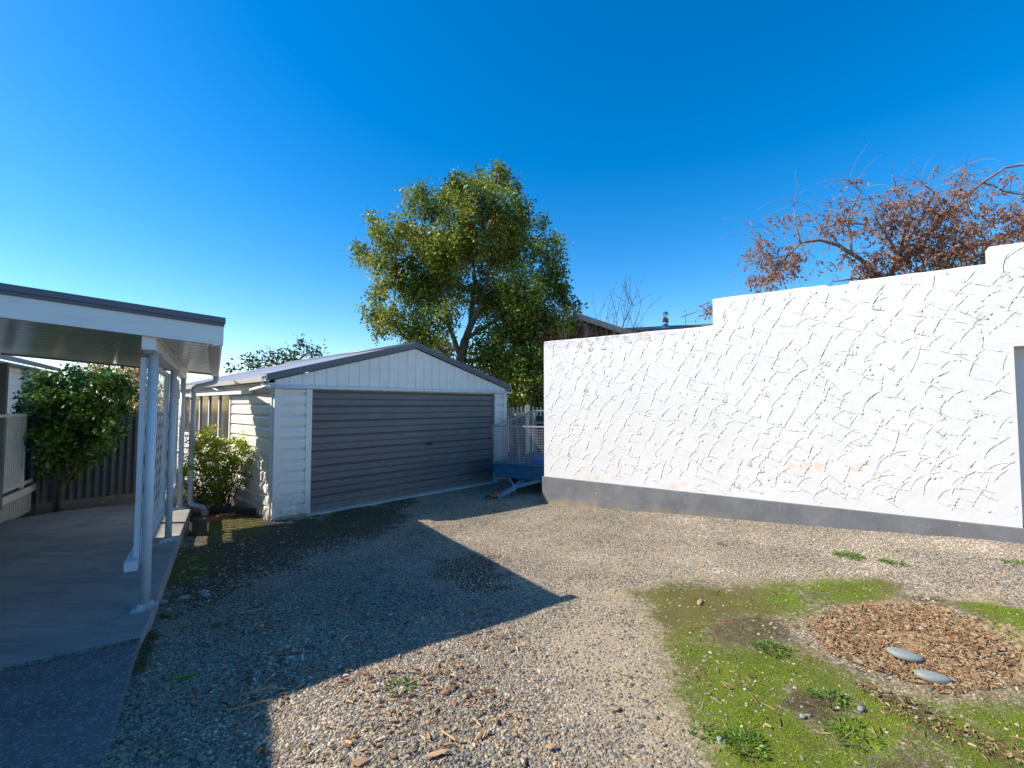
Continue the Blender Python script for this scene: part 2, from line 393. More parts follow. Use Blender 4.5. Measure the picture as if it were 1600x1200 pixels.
tag(fl.build('roof_edge_flashing', M['greyflash'], c), 'dark grey double folded metal capping')
fb = MB(); slab_(fb, XL, XR-.02, YB, YB+.03, 0, .15); tag(fb.build('fascia', M['greytimber'], c), 'dark timber back fascia')
tr = MB(); slab_(tr, XR-.115, XR-.100, YF+.025, YB, -.015, .12); tr.build('gutter_board', M['white'], c)
gt = MB(); g0 = cz(XR)-.005
gt.extrude([(0,0),(.075,0),(.092,.03),(.095,.11),(.085,.112),(.082,.035),(.07,.008),(.008,.008),(.008,.1),(0,.1)], (XR-.097,YF+.024,g0), (XR-.097,YB-.02,g0-.015), (1,0,0), (0,0,1))
gt.box(XR-.097,XR-.004,YB-.02,YB-.015,g0-.015,g0+.09)
gt.build('gutter', M['cream'], c)
bm_ = MB(); bm_.box(-.055,.035,-.27,YB-.03,2.09,2.235); bm_.box(.0355,.052,YF+.03,YB-.03,2.19,2.21); bm_.build('beam', M['white'], c, .004)
py = [0, 2.197, 4.247]
for y in py:
    q = MB(); q.tube([(0,y,0),(0,y,2.09)], .035, 20); q.hexa([(-.06,y-.07,0),(.06,y-.07,0),(.06,y+.07,0),(-.06,y+.07,0),(-.045,y-.05,.045),(.045,y-.05,.045),(.045,y+.05,.045),(-.045,y+.05,.045)])
    q.box(-.085,.085,y-.075,y+.075,0,.010); q.box(-.055,.055,y-.055,y+.055,2.083,2.0899)
    for a in (-.065,.065): 
        q.tube([(a,y-.055,.01),(a,y-.055,.024)], .009, 6)
    q.build('post', M['postpaint'], c)
# lattice screens
def lattice(y0, y1, ext):
    f = MB(); xa, xb = -.085, -.047; zb, zt = .36, 2.05
    f.box(xa,xb,y0,y0+.05,zb+.0601,zt); f.box(xa,xb,y1-.05,y1,zb+.0601,zt)
    f.box(xa-.045,xb+.002,y0-ext,y1,zb-.02,zb+.06); f.box(xa,xb,y0+.0501,y1-.0501,zt-.05,zt)
    fr = f.build('lattice_screen', M['postpaint'], c, .003)
    l = MB(); H = zt-.05-zb-.06; Wd = y1-y0-.1; sl = 1.5; step = .17
    zb2 = zb+.06
    for s_ in (1,-1):
        k = -int(H/sl/step)-1
        while True:
            ys = y0+.05+k*step; k += 1
            if ys > y1: break
            # line y = ys + t, z = zb2 + sl*t (mirror for s_ -1)
            t0 = max(0, (y0+.05-ys)); t1 = min(H/sl, (y1-.05-ys))
            if t1-t0 < .02: continue
            pa, pb = (ys+t0, zb2+sl*t0), (ys+t1, zb2+sl*t1)
            if s_ < 0: pa = (y0+y1-pa[0], pa[1]); pb = (y0+y1-pb[0], pb[1])
            x = -.066+.0008*s_
            l.bar((x,pa[0],pa[1]), (x,pb[0],pb[1]), .027, .0015, (1,0,0))
    l.build('lattice', M['white'], fr)
lattice(-.01, 2.13, .10); lattice(2.25, 4.19, 0)
dp = MB()
dp.hexa([(XR-.085,YB-.16,2.12),(XR-.01,YB-.16,2.12),(XR-.01,YB-.06,2.12),(XR-.085,YB-.06,2.12),(XR-.097,YB-.20,2.165),(XR,YB-.20,2.165),(XR,YB-.03,2.165),(XR-.097,YB-.03,2.165)])
dp.tube([(XR-.045,YB-.11,2.13),(XR-.045,YB-.11,2.08),(XR-.055,YB-.115,2.05),(XR-.085,YB-.12,2.03),(XR-.12,YB-.125,2.02),(.21,YB-.15,1.965),(.175,YB-.155,1.955),(.145,YB-.155,1.93),(.135,YB-.155,1.89),(.135,YB-.155,.10),(.15,YB-.15,.05),(.19,YB-.16,.03),(.30,YB-.22,.0),(.335,YB-.24,-.03),(.34,YB-.24,-.06)], .040, 14)
for zz in (.62, 1.75): dp.tube([(.135,YB-.155,zz),(.135,YB-.155,zz+.05)], .045, 14)
dp.build('downpipe', mat('downpipe_paint', (.42,.47,.53), .45, .08, 3, 40, .05, dirt=(.3,.28,.25), dirtamt=.3), c)
MB().tube([(.34,YB-.24,-.20),(.34,YB-.24,-.045)], .052, 14).build('drain_collar', M['pipeend'], c)
MB().box(-2.08,-2.0,YB-.12,YB-.03,.2,2.24).build('post', M['greytimber'], c, .004)
# ==================================================================== HOUSE (left)
hs = thing('house', 'white weatherboard house beside the carport with low roof', 'house', (-4.60,2.45,0), CR)
w = MB()
w.boards((-.6,4.1,0), (0,-1,0), (1,0,0), 10.5, .3, 2.5, .15, .02, .3); w.boards((-1.2,11.9,0), (0,-1,0), (1,0,0), 7.75, .3, 2.62, .15, .02, .3)
w.boards((-.6,4.1,0), (-1,0,0), (0,1,0), 7, .3, 2.5, .15, .02, .3); w.boards((-1.2,11.9,0),(-1,0,0),(0,1,0),7,.3,2.62,.15,.02,.3)
w.box(-8,-.62,-6.4,4.08,0,2.5); w.box(-8,-1.22,4.1,11.88,0,2.6)
w.box(-1.21,-1.15,11.84,11.93,.3,2.62)
w.build('wall', M['white'], hs)
MB().box(-8,-.64,-6.4,4.07,-.1,.3).box(-8,-1.23,4.1,11.87,-.1,.3).build('foundation', M['foot'], hs)
r_ = MB()
def hroof(x0, y0, y1, z0):
    r_.hexa([(-4.6,y0,z0+.3*(4.6+x0)-.1),(x0,y0,z0-.1),(x0,y1,z0-.1),(-4.6,y1,z0+.3*(4.6+x0)-.1),(-4.6,y0,z0+.3*(4.6+x0)),(x0,y0,z0),(x0,y1,z0),(-4.6,y1,z0+.3*(4.6+x0))])
    r_.hexa([(-9,y0,z0-.1),(-4.602,y0,z0+.3*(4.6+x0)-.1),(-4.602,y1,z0+.3*(4.6+x0)-.1),(-9,y1,z0-.1),(-9,y0,z0),(-4.602,y0,z0+.3*(4.6+x0)),(-4.602,y1,z0+.3*(4.6+x0)),(-9,y1,z0)])
hroof(0, -7, 4.2, 2.72); hroof(-.95, 4.21, 12.1, 2.78)
r_.box(-.6,-.02,-6.8,4.1,2.5,2.55); r_.box(-1.2,-.97,4.22,12,2.62,2.66)
r_.build('roof', M['greyflash'], hs)
MB().tube([(-1.10,10.15,.35),(-1.10,10.15,2.62)], .05, 12).build('downpipe', M['postpaint'], hs)
# ==================================================================== LANDING with railing
ld = thing('porch_landing', 'raised grey timber landing with slatted railing at the far left', 'landing', (-7.283,6.64,0), CR)
q = MB(); q.box(-.62,.0,-1.6,2.35,.44,.5); q.build('deck', M['greytimber'], ld, .003)
q = MB(); q.box(.001,.03,-1.6,2.35,.40,.505); q.build('edge_board', M['white'], ld, .003)
rl = MB(); rl.box(-.05,.04,-1.6,1.08,1.63,1.67); rl.box(-.03,.0,-1.6,1.08,.55,.60)
y = -1.55
while y < .62: rl.box(-.035,-.01,y,y+.045,.60,1.63); y += .085
rl.build('railing', M['white'], ld)
q = MB(); q.box(-.045,.0-.001,.62,.66,.5,1.629); q.build('railing_post', M['white'], ld)
q = MB(); q.box(-.04,-.002,1.09,1.45,.506,1.68); q.box(.031,.05,1.12,1.44,.06,.62); tag(q.build('end_board', M['greytimber'], ld), 'wide grey board closing the end of the railing')
q = MB(); y = -1.55
while y < 1.05: q.box(-.03,-.005,y,y+.04,.08,.40); y += .08
q.build('skirt_slats', M['cream'], ld)
tl = MB(); tl.box(-.04,-.01,1.47,1.50,.506,1.72); tl.box(-.04,-.01,1.98,2.33,.506,1.72)
for i in range(5): y = 1.55+i*.09; tl.box(-.03,-.022,y,y+.022,.506,1.70)
for i in range(11): z = .56+i*.11; tl.box(-.021,-.012,1.50,1.98,z,z+.03)
tl.build('trellis', M['darktimber'], ld)
MB().box(-.6,-.05,1.3,2.3,.0,.43).build('base', M['darktimber'], ld)
# ==================================================================== CORRUGATED FENCE
A = Vector((-8.65,6.85)); B = Vector((-6.72,9.05)); L = (B-A).length; an = math.atan2(B.y-A.y, B.x-A.x)
cf = thing('corrugated_fence', 'dark corrugated steel fence behind the carport bush', 'fence', (A.x,A.y,0), an)
q = MB(); k = int(L/.0135); vs = []; fs = []
for i in range(k+1):
    x = L*i/k; d = .018*math.sin(2*math.pi*x/.108)
    vs += [(x,d,.16),(x,d,1.66)]
for i in range(k): fs.append((2*i,2*i+1,2*i+3,2*i+2))
q.add(vs, fs, True); q.build('fence_sheet', M['fence'], cf)
q = MB(); q.box(0,L,.03,.075,1.35,1.42); q.box(0,L,.03,.075,.4,.47); q.build('fence_rail', M['darktimber'], cf)
MB().box(0,L,-.04,.06,-.05,.16).build('base_board', M['greytimber'], cf)
# ==================================================================== RENDERED WALL (right)
wa = math.atan2(-.59,.807)
wt = thing('rendered_wall', 'tall stepped white wall with rough trowelled render and grey plinth', 'wall', (.595,8.466,0), wa)
# local: x along wall to the right, y behind, -y faces the camera
def wallmat():
    m, t, b = nt('white_render'); cc = coord(t)
    col = ramp(t, noise(t, .9, 6, .6, cc), [(.3,(.59,.588,.578)),(.7,(.65,.647,.638))])
    # grime scuffs
    f = ramp(t, noise(t, 2.2, 9, .72, cc, .4), [(.54,(0,0,0)),(.78,(1,1,1))])
    col = mixc(t, mathn(t,'MULTIPLY',f,.28), col, (.50,.50,.49))
    sx = N(t,'SeparateXYZ'); t.links.new(cc, sx.inputs[0])
    # dark grime under the coping, strongest at the low left part
    zt = mathn(t,'SUBTRACT',sx.outputs[2],2.78); zt = mathn(t,'MULTIPLY',zt,5.5,True)
    nm_ = ramp(t, noise(t, 9, 8, .75, cc), [(.45,(0,0,0)),(.62,(1,1,1))])
    xl = mathn(t,'MULTIPLY',mathn(t,'SUBTRACT',3.0,sx.outputs[0]),.8,True)
    g1 = mathn(t,'MULTIPLY',mathn(t,'MULTIPLY',zt,nm_),mathn(t,'MULTIPLY',xl,.75))
    col = mixc(t, g1, col, (.13,.12,.10))
    # rust blooms
    nr = noise(t, 22, 6, .7, cc)
    for (px, pz, rr) in ((4.08,.99,.09),(4.22,1.00,.07),(3.92,.98,.05),(4.62,1.00,.06),(4.83,.95,.05),(4.7,1.07,.05),(1.9,2.95,.12),(.9,.52,.08),(2.35,.53,.08),(2.5,.60,.05),(1.06,.56,.06)):
        vd = N(t,'VectorMath'); vd.operation = 'DISTANCE'; t.links.new(cc, vd.inputs[0]); vd.inputs[1].default_value = (px,0,pz)
        q = mathn(t,'SUBTRACT',1.0,mathn(t,'DIVIDE',vd.outputs['Value'],rr)); q = mathn(t,'ADD',q,mathn(t,'MULTIPLY',mathn(t,'SUBTRACT',nr,.5),4.0)); q = mathn(t,'MULTIPLY',q,1.6,True)
        ins = mathn(t,'LESS_THAN',vd.outputs['Value'],rr*1.7)
        col = mixc(t, mathn(t,'MULTIPLY',mathn(t,'MULTIPLY',q,ins),.42), col, (.62,.40,.18))
    t.links.new(col, b.inputs['Base Color']); b.inputs['Roughness'].default_value = .75
    h = mathn(t,'ADD', noise(t, 5, 4, .5, cc), mathn(t,'MULTIPLY', noise(t, 60, 4, .6, cc), .12))
    bump(t, b, h, .35, .02)
    return m
def plinthmat():
    m, t, b = nt('grey_plinth'); cc = coord(t)
    col = ramp(t, noise(t, 2, 5, .6, cc), [(.3,(.105,.11,.12)),(.7,(.16,.165,.175))])
    f = ramp(t, noise(t, 3.2, 9, .75, cc, .5), [(.48,(0,0,0)),(.70,(1,1,1))])
    col = mixc(t, mathn(t,'MULTIPLY',f,.4), col, (.26,.265,.28))
    f = ramp(t, noise(t, 11, 3, .5, cc, .2), [(.70,(0,0,0)),(.73,(1,1,1))]); col = mixc(t, mathn(t,'MULTIPLY',f,.6), col, (.42,.42,.41))
    f = ramp(t, noise(t, 14, 6, .6, coord(t,(3,1,.5)), 1.), [(.66,(0,0,0)),(.70,(1,1,1))])
    col = mixc(t, mathn(t,'MULTIPLY',f,.35), col, (.40,.40,.40))
    sx = N(t,'SeparateXYZ'); t.links.new(cc, sx.inputs[0])
    low = mathn(t,'SUBTRACT',1.1,mathn(t,'DIVIDE',mathn(t,'SUBTRACT',sx.outputs[2],mathn(t,'MULTIPLY',sx.outputs[0],.055)),.11),True)
    low = mathn(t,'MULTIPLY',low,ramp(t, noise(t, 4, 6, .6, cc), [(.35,(0,0,0)),(.6,(1,1,1))]))
    xl = mathn(t,'SUBTRACT',1.3,mathn(t,'MULTIPLY',sx.outputs[0],.35),True)
    col = mixc(t, mathn(t,'MULTIPLY',low,xl), col, (.30,.23,.11))
    t.links.new(col, b.inputs['Base Color']); b.inputs['Roughness'].default_value = .7
    bump(t, b, noise(t, 30, 5, .6, cc), .3, .006); return m
M['render'] = wallmat(); M['plinth'] = plinthmat()
TOP = lambda s: 2.985 if s < 2.965 else (3.38 if s < 5.867 else 3.57)
def wtop(x):
    z = TOP(x)+.012*mnoise.noise((x*1.7,0,3))+.006*mnoise.noise((x*7,0,5))
    if 4.36 < x < 4.60: z -= .03
    return z
q = MB(); TH = .2; xs = []; x = 0
ops = (6.012, 7.1, 2.439)      # recess from x0 to x1, up to z
cuts = sorted(set([round(i*.05,3) for i in range(0,161)]+[2.965,2.9651,5.867,5.8671,ops[0],ops[1]]))
for a, b in zip(cuts[:-1], cuts[1:]):
    mid = (a+b)/2
    za = wtop(a+1e-5) ; zb_ = wtop(b-1e-5)
    zlo = ops[2] if ops[0] <= mid <= ops[1] else .46
    vs = [(a,0,zlo),(b,0,zlo),(b,0,zb_-.02),(a,0,za-.02),(b,.02,zb_),(a,.02,za),(b,TH,zb_),(a,TH,za),(b,TH,zlo),(a,TH,zlo)]
    q.add(vs, [(0,1,2,3),(3,2,4,5),(5,4,6,7),(7,6,8,9),(9,8,1,0)])
q.add([(0,0,.46),(0,TH,.46),(0,TH,wtop(0)),(0,.02,wtop(0)),(0,0,wtop(0)-.02)], [(0,1,2,3,4)])
for xx in (2.965, 5.867):
    q.add([(xx,0,TOP(xx-.1)-.1),(xx,TH,TOP(xx-.1)-.1),(xx,TH,wtop(xx+.001)),(xx,.02,wtop(xx+.001)),(xx,0,wtop(xx+.001)-.02)], [(0,1,2,3,4)])
q.add([(8,0,.46),(8,TH,.46),(8,TH,3.5),(8,0,3.5)], [(0,1,2,3)])
q.add([(ops[0],0,.46),(ops[0],TH,.46),(ops[0],TH,ops[2]),(ops[0],0,ops[2])], [(0,1,2,3)])
q.add([(ops[1],0,.46),(ops[1],TH,.46),(ops[1],TH,ops[2]),(ops[1],0,ops[2])], [(0,1,2,3)])
body = q; lip_shade = MB()
# trowelled ridges of the render: raised lips, part of the same mesh
def lip(pts, hts, wdt):
    """pts in (s,z); light comes from upper left, steep lip on the lower right side"""
    n = len(pts); vs = []
    for i, (s_, z_) in enumerate(pts):
        j, k2 = max(i-1,0), min(i+1,n-1)
        tx, tz = pts[k2][0]-pts[j][0], pts[k2][1]-pts[j][1]; l = math.hypot(tx,tz)+1e-9; tx/=l; tz/=l
        nx, nz = tz, -tx             # right-hand side of travel
        if nx*0.7-nz*.7 < 0: nx, nz = -nx, -nz
        h = hts[i]
        vs += [(s_-nx*(wdt*2+h*9), .002, z_-nz*(wdt*2+h*9)), (s_, -h, z_), (s_+nx*h*.35, -h*.75, z_+nz*h*.35), (s_+nx*h*.05, .002, z_+nz*h*.05)]
    fs = []
    for i in range(n-1):
        for k in range(3): fs.append((4*i+k, 4*i+k+1, 4*i+k+5, 4*i+k+4))
    body.add(vs, fs)
    vs = []  # dark strip on the lip's lower right side paints in its shadow line
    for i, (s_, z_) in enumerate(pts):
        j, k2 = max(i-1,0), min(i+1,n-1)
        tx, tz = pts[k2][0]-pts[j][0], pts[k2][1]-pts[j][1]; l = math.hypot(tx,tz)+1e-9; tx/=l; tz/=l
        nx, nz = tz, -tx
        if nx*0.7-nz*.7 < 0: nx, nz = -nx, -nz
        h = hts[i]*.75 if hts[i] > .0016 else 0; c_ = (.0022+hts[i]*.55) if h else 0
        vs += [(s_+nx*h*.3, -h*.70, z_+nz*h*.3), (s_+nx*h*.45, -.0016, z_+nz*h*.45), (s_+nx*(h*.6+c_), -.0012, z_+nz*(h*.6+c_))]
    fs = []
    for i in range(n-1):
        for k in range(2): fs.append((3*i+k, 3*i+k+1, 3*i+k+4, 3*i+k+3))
    lip_shade.add(vs, fs)
def okpt(s_, z_):
    if s_ < .03 or s_ > 7.9 or z_ < .52 or z_ > TOP(s_)-.05: return False
    if ops[0]-.03 < s_ < ops[1]+.03 and z_ < ops[2]+.04: return False
    return True
def stroke(p0, ang, length, bend, strength, n=16):
    pts = []; x, z = p0; st = length/n; a = ang
    ph = random.random()*50
    hs_ = []
    for i in range(n+1):
        if not okpt(x, z): break
        pts.append((x, z))
        e = math.sin(math.pi*min(1,max(0,(i+.6)/(n+1))))**.35
        k = mnoise.noise((ph+i*.55, 3.1, 0))
        hgt = max(0.0, strength*(.8+2.4*k))*e
        if random.random() < .05: hgt *= 1.9
        hs_.append(min(.0105, hgt))
        a += bend/n+random.gauss(0,.055)
        x += math.cos(a)*st; z += math.sin(a)*st
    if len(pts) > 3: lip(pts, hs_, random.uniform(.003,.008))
d1, d2 = R(-24), R(64)
i0 = 0
for i in range(-16, 52):
    for j in range(-4, 34):
        cs = .225; ct = .165
        s0 = i*cs*math.cos(d1)+j*ct*math.cos(d2)+random.gauss(0,.028); z0_ = .3+i*cs*math.sin(d1)+j*ct*math.sin(d2)+random.gauss(0,.025)
        oa = .10 if j % 2 else 0
        if not okpt(s0, z0_): continue
        big = 1.0 if s0 < 3 else 1.1
        if random.random() < .92: stroke((s0, z0_), d2+.15+random.gauss(0,.13), random.uniform(.15,.21)*big, random.uniform(-1.0,-.2), random.uniform(.0028,.0064))
        if random.random() < .62: stroke((s0+oa*.9, z0_-oa*.4), d1+random.gauss(0,.09), random.uniform(.18,.27)*big, random.uniform(-.15,.25), random.uniform(.0015,.0040))
        if random.random() < .10: stroke((s0, z0_), random.uniform(R(-60),R(30)), random.uniform(.06,.14), random.uniform(-.6,.6), random.uniform(.004,.010))
for k in range(9):          # larger swept fans at the lower right end
    s0 = 4.6+k*.13+random.gauss(0,.04); z0_ = .6+.16*(k%3)+random.random()*.1
    stroke((s0, z0_), R(80), .45, -1.2, .004, 22)
# dabs
for k in range(220):
    s0, z0_ = random.uniform(.05,7.5), random.uniform(.6,3.3)
    if okpt(s0,z0_): stroke((s0,z0_), random.uniform(R(30),R(90)), random.uniform(.015,.035), 0, random.uniform(.005,.010), 5)
rface = body.build('render_face', M['render'], wt); lip_shade.build('lip_shade_strips', mat('painted_lip_shade', (.12,.12,.118), .9, .3, 5, 40, .1), rface)  # dark colour of the strips stands in for shade beside the ridges
q = MB(); q.box(-.03,8.02,-.032,TH+.03,-.25,.49); q.build('plinth', M['plinth'], wt, .008)
q = MB(); q.box(ops[0]+.002,ops[1]-.002,.17,.195,.491,ops[2]-.002); tag(q.build('recessed_panel', M['render'], wt), 'recessed panel in shade at the right end')
# ==================================================================== TRAILER
T0 = Vector((-.41,9.5,0)); ta = math.atan2(-.42,.907)
tr_ = thing('caged_trailer', 'blue garden trailer with mesh cage parked between garage and white wall', 'trailer', T0, ta)
TW, TL = 1.5, 2.4; zb, zt = .32, .60
q = MB()
q.hexa([(.05,.0,zb),(TW-.05,.0,zb),(TW-.05,TL,zb),(.05,TL,zb),(.0,-.0,zt),(TW,-.0,zt),(TW,TL,zt),(0,TL,zt)])
# make it a tray: rim lip and inner floor is seen through mesh
q.box(-.03,TW+.03,-.03,.0,zt-.025,zt+.012); q.box(-.03,-.001,0,TL,zt-.025,zt+.012); q.box(TW+.001,TW+.03,0,TL,zt-.025,zt+.012)
for xx in (.28,1.2): q.box(xx,xx+.04,-.02,-.0005,zb,zt-.03)
q.build('tray', M['blue'], tr_, .004); MB().box(.0,TW,.0,TL,.6005,.604).build('tray_floor', M['greytimber'], tr_)
q = MB(); hz = 1.37-.0
def cagepost(x, y, h, ox=0, oy=0): q.bar((x,y,zt+.012), (x+ox,y+oy,h), .028, .028, (0,1,0))
hr = 1.66
cagepost(.04,.03,hz,-.035,-.02); cagepost(TW-.04,.03,hz,.035,-.02); cagepost(.62,.02,hz,-.06,-.02); cagepost(.04,TL-.03,hr,-.035,0); cagepost(TW-.04,TL-.03,hr,.035,0); cagepost(.04,1.2,(hz+hr)/2,-.035,0); cagepost(TW-.04,1.2,(hz+hr)/2,.035,0)
for x in (.005,TW-.005): q.bar((x,.01,hz),(x,TL-.03,hr),.03,.03)
q.bar((.005,.01,hz),(TW-.005,.01,hz),.03,.03); q.bar((.005,TL-.03,hr),(TW-.005,TL-.03,hr),.03,.03)
cg = q.build('cage_frame', M['galv'], tr_)
q = MB(); stp = .05; rr = .003
x = .05
while x < TW: q.bar((x,.015,zt),(x,.015,hz),rr*2,rr*2,(0,1,0)); x += stp
z = zt+stp
while z < hz: q.bar((.0,.015,z),(TW,.015,z),rr*2,rr*2); z += stp
for X in (.01,TW-.01):
    y = .05
    while y < TL: q.bar((X,y,zt),(X,y,hz+(hr-hz)*y/TL),rr*2,rr*2,(1,0,0)); y += stp
    z = zt+stp
    while z < hz: q.bar((X,.02,z),(X,TL,z+(hr-hz)*(z-zt)/(hz-zt)),rr*2,rr*2); z += stp
q.build('mesh', M['galv'], cg)
inv = Matrix.Rotation(-ta, 3, 'Z')
def TLc(p): return inv @ (Vector(p)-T0)
cpl = TLc(P(777,777,8.86)); meet = TLc(P(803,761,9.1)); a1 = TLc(P(822,747,9.45)); a2 = TLc(P(856,748,9.1))
q = MB(); q.bar(meet+Vector((.02,.02,0)), cpl, .07, .07); q.bar(meet, a1, .05, .06); q.bar(meet, a2, .05, .06)
q.bar(a1, a1+Vector((0,1.2,0)), .05, .06)
q.build('drawbar', M['paleblue'], tr_)
q = MB(); f0 = TLc(P(796,747,9.3)); q.bar(f0, meet+Vector((0,0,.02)), .03, .03); q.tube([meet+Vector((0,0,.05)), meet+Vector((0,0,-.12))], .03, 10); q.build('jockey_stand', M['galv'], tr_)
q = MB(); cc_ = cpl
q.tube([cc_+Vector((.03,.04,.03)), cc_+Vector((-.09,-.06,.02))], [.045,.035], 10); q.bar(cc_+Vector((.0,.03,.05)), cc_+Vector((-.05,.02,.13)), .03,.03); q.tube([cc_+Vector((-.10,-.07,0)), cc_+Vector((-.10,-.07,.07))], .045, 10)
q.build('coupling', M['rust'], tr_)
q = MB(); q.tube([cc_+Vector((.0,-.03,-.01)), cc_+Vector((-.10,-.05,.09)), cc_+Vector((-.17,-.10,.02)), cc_+Vector((-.20,-.16,-.05))], .012, 6); q.tube([cc_+Vector((-.02,.02,.04)), cc_+Vector((.0,.05,.13))], .012, 6); q.build('safety_chain', M['black'], tr_)
for X in (-.13, TW+.02):
    q = MB(); q.tube([(X,1.3,.28),(X+.13,1.3,.28)], .26, 28); wh = q.build('wheel', M['black'], tr_, .02)
    q = MB(); q.tube([(X-.005,1.3,.28),(X+.135,1.3,.28)], .14, 20); q.build('rim', M['galv'], wh)
q = MB(); q.box(.0,TW,1.0,1.6,.28,.32); q.build('axle', M['black'], tr_)
# load
#ld1 = TLc(P(845,722,9.55))
q = MB(); x0 = -.0
lp = Vector((1.02,.35,zt-.0))
q.hexa([(.80,.16,.61),(1.24,.16,.61),(1.24,.5,.61),(.80,.5,.61),(.77,.13,.71),(1.27,.13,.71),(1.27,.53,.71),(.77,.53,.71)])
o = q.build('plastic_tub', M['tubblue'], None, .01, origin=(0,0,0)); o.location = T0; o.rotation_euler = (0,0,ta)
tag(o, 'bright blue plastic tub lying in the caged trailer', 'tub')
q = MB()
for k in range(5): q.box(.95-.03*k,1.42,.9+.02*k,1.0+.02*k,.61+.13*k,.73+.13*k)
o = q.build('timber_boards', M['redbrown'], None, .004, origin=(0,0,0)); o.location = T0; o.rotation_euler = (0,0,ta)
tag(o, 'stack of red brown boards standing in the caged trailer', 'boards')
# ==================================================================== FENCES behind the trailer
A = Vector(P(786,640,13.2)); q = MB()
fn = thing('paling_fence', 'dark grey paling fence between garage and picket fence', 'fence', (A.x-1.6,A.y,0), 0)
for i in range(17): 
    h_ = 1.74+random.gauss(0,.008); q.box(i*.11,i*.11+.104,0,.02,0,h_)
q.build('palings', M['greytimber'], fn); MB().box(0,1.87,.021,.07,1.3,1.38).box(0,1.87,.021,.07,.3,.38).build('fence_rail', M['darktimber'], fn)
pk = thing('picket_fence', 'white picket fence seen beyond the caged trailer', 'fence', (P(801,640,13.4)[0],13.4,0), 0)
q = MB()
for i in range(16): q.box(i*.115,i*.115+.055,0,.02,.9,1.74+(i%3)*.01)
q.build('pickets', M['galv'], pk); MB().box(0,1.9,.021,.06,1.35,1.42).box(-.02,2.0,.021,.06,.82,.9).build('fence_rail', M['cream'], pk)
MB().box(.38,.50,-.22,-.10,0,1.80).build('fence_post', M['cream'], pk, .004)
MB().box(-.02,2.2,-.09,-.05,0,1.48).build('backing_board', M['darktimber'], pk)
q = MB(); q.box(.55,.65,-.6,-.5,0,1.62); q.box(.65,1.5,-.58,-.53,1.28,1.34); q.box(.65,1.5,-.58,-.53,.6,.66); q.box(1.4,1.46,-.58,-.53,0,1.7)
o = q.build('garden_gate', M['galv'], None, .003, origin=(0,0,0)); o.location = (P(801,640,13.4)[0],13.4,0); tag(o, 'pale grey frame gate standing in front of the picket fence', 'gate')
# ==================================================================== TREES
def limb(mb, pts, r0, r1, seg=7):
    n = len(pts); mb.tube(pts, [r0+(r1-r0)*i/(n-1) for i in range(n)], seg)
def blob_tree(name, label, cat, base, trunks, lobes, Y, depth, leafsize, per, cl, mt, bark, clump=.16, aspect=.5, tintbias=0, orange=0, trad=.2, branch=True, group=None, flat=0):
    """lobes (u,v,r px) surveyed on the photo, given real depth and radius"""
    t = thing(name, label, cat, base, 0, group); bx, by, bz = base
    mpx = Y/F; mb = MB(); tp = []
    for pts, r0, r1 in trunks:
        pts = [Vector(p) for p in pts]; fine = []
        for a, b in zip(pts[:-1], pts[1:]): fine += wiggle(a, b, 4, .03)[:-1]
        fine.append(pts[-1]); tp += fine
        limb(mb, [p-Vector(base) for p in fine], r0, r1, 8)
    cen = []; tint = []
    for (u, v, r) in lobes:
        yy = Y+random.uniform(-depth, depth); C = Vector(P(u, v, yy)); rad = r*mpx
        near = min(tp, key=lambda p: (p-C).length+max(0, p.z-C.z)*1.5)
        if branch:
            pts = wiggle(near, C, 6, .05, -.04); limb(mb, [p-Vector(base) for p in pts], max(.02, trad*.35*min(1,rad)), .012, 5)
        nc = max(5, int(cl*rad*rad))
        tb = random.gauss(.0, .09)
        for k in range(nc):
            d = Vector((random.gauss(0,1),random.gauss(0,1),random.gauss(0,1))).normalized()
            cc = C+Vector((d.x,d.y*1.15,d.z))*rad*random.random()**.42
            if branch and random.random() < .16:
                limb(mb, [p-Vector(base) for p in wiggle(C.lerp(cc,.2), cc, 3, .08)], .012, .004, 3)
            m = max(3, int(per*random.uniform(.5,1.5)))
            pts = rng.normal(size=(m,3))*clump*np.array([1,1,1.15])+np.array(cc)
            cen.append(pts)
            ti = .45+tb+tintbias+random.gauss(0,.17)+rng.normal(size=m)*.12
            ti = np.clip(ti, 0, .9)
            if random.random() < orange: ti = np.full(m, .97)
            tint.append(ti)
    mb.build('trunk', bark, t, smooth=False)
    cen = np.concatenate(cen); tint = np.concatenate(tint)
    leaves('crown', cen-np.array(base), leafsize, mt, t, aspect, tint)
    return t
Y = 17.0
def Q(u, v, dy=0): return P(u, v, Y+dy)
trk = [([(Q(716,640)[0],Y,0), Q(717,600), Q(720,560), Q(727,530)], .22, .16),
       ([Q(727,530), Q(742,495,-.2), Q(757,460,-.2), Q(768,410), Q(772,330), Q(780,270)], .13, .02),
       ([Q(724,540), Q(735,505,.3), Q(742,440,.4), Q(735,370,.5), Q(722,300)], .12, .02),
       ([Q(720,560), Q(700,505,-.3), Q(690,450,-.4), Q(670,390,-.2), Q(655,325)], .10, .02),
       ([Q(700,505,-.3), Q(650,470,-.5), Q(610,440,-.3), Q(585,400)], .06, .015),
       ([Q(727,530), Q(775,500,-.3), Q(820,450,-.4), Q(855,400,-.3)], .09, .02),
       ([Q(720,565), Q(790,555,.3), Q(840,520,.5), Q(885,480,.3)], .08, .02),
       ([Q(716,600), Q(770,600,.3), Q(830,590,.4)], .07, .02),
       ([Q(757,460,-.5), Q(770,452,-.9), Q(778,440,-1.1), Q(790,448,-1.1)], .04, .015),
       ([Q(716,590), Q(670,560,-.2), Q(630,525,-.3), Q(600,515)], .06, .015)]
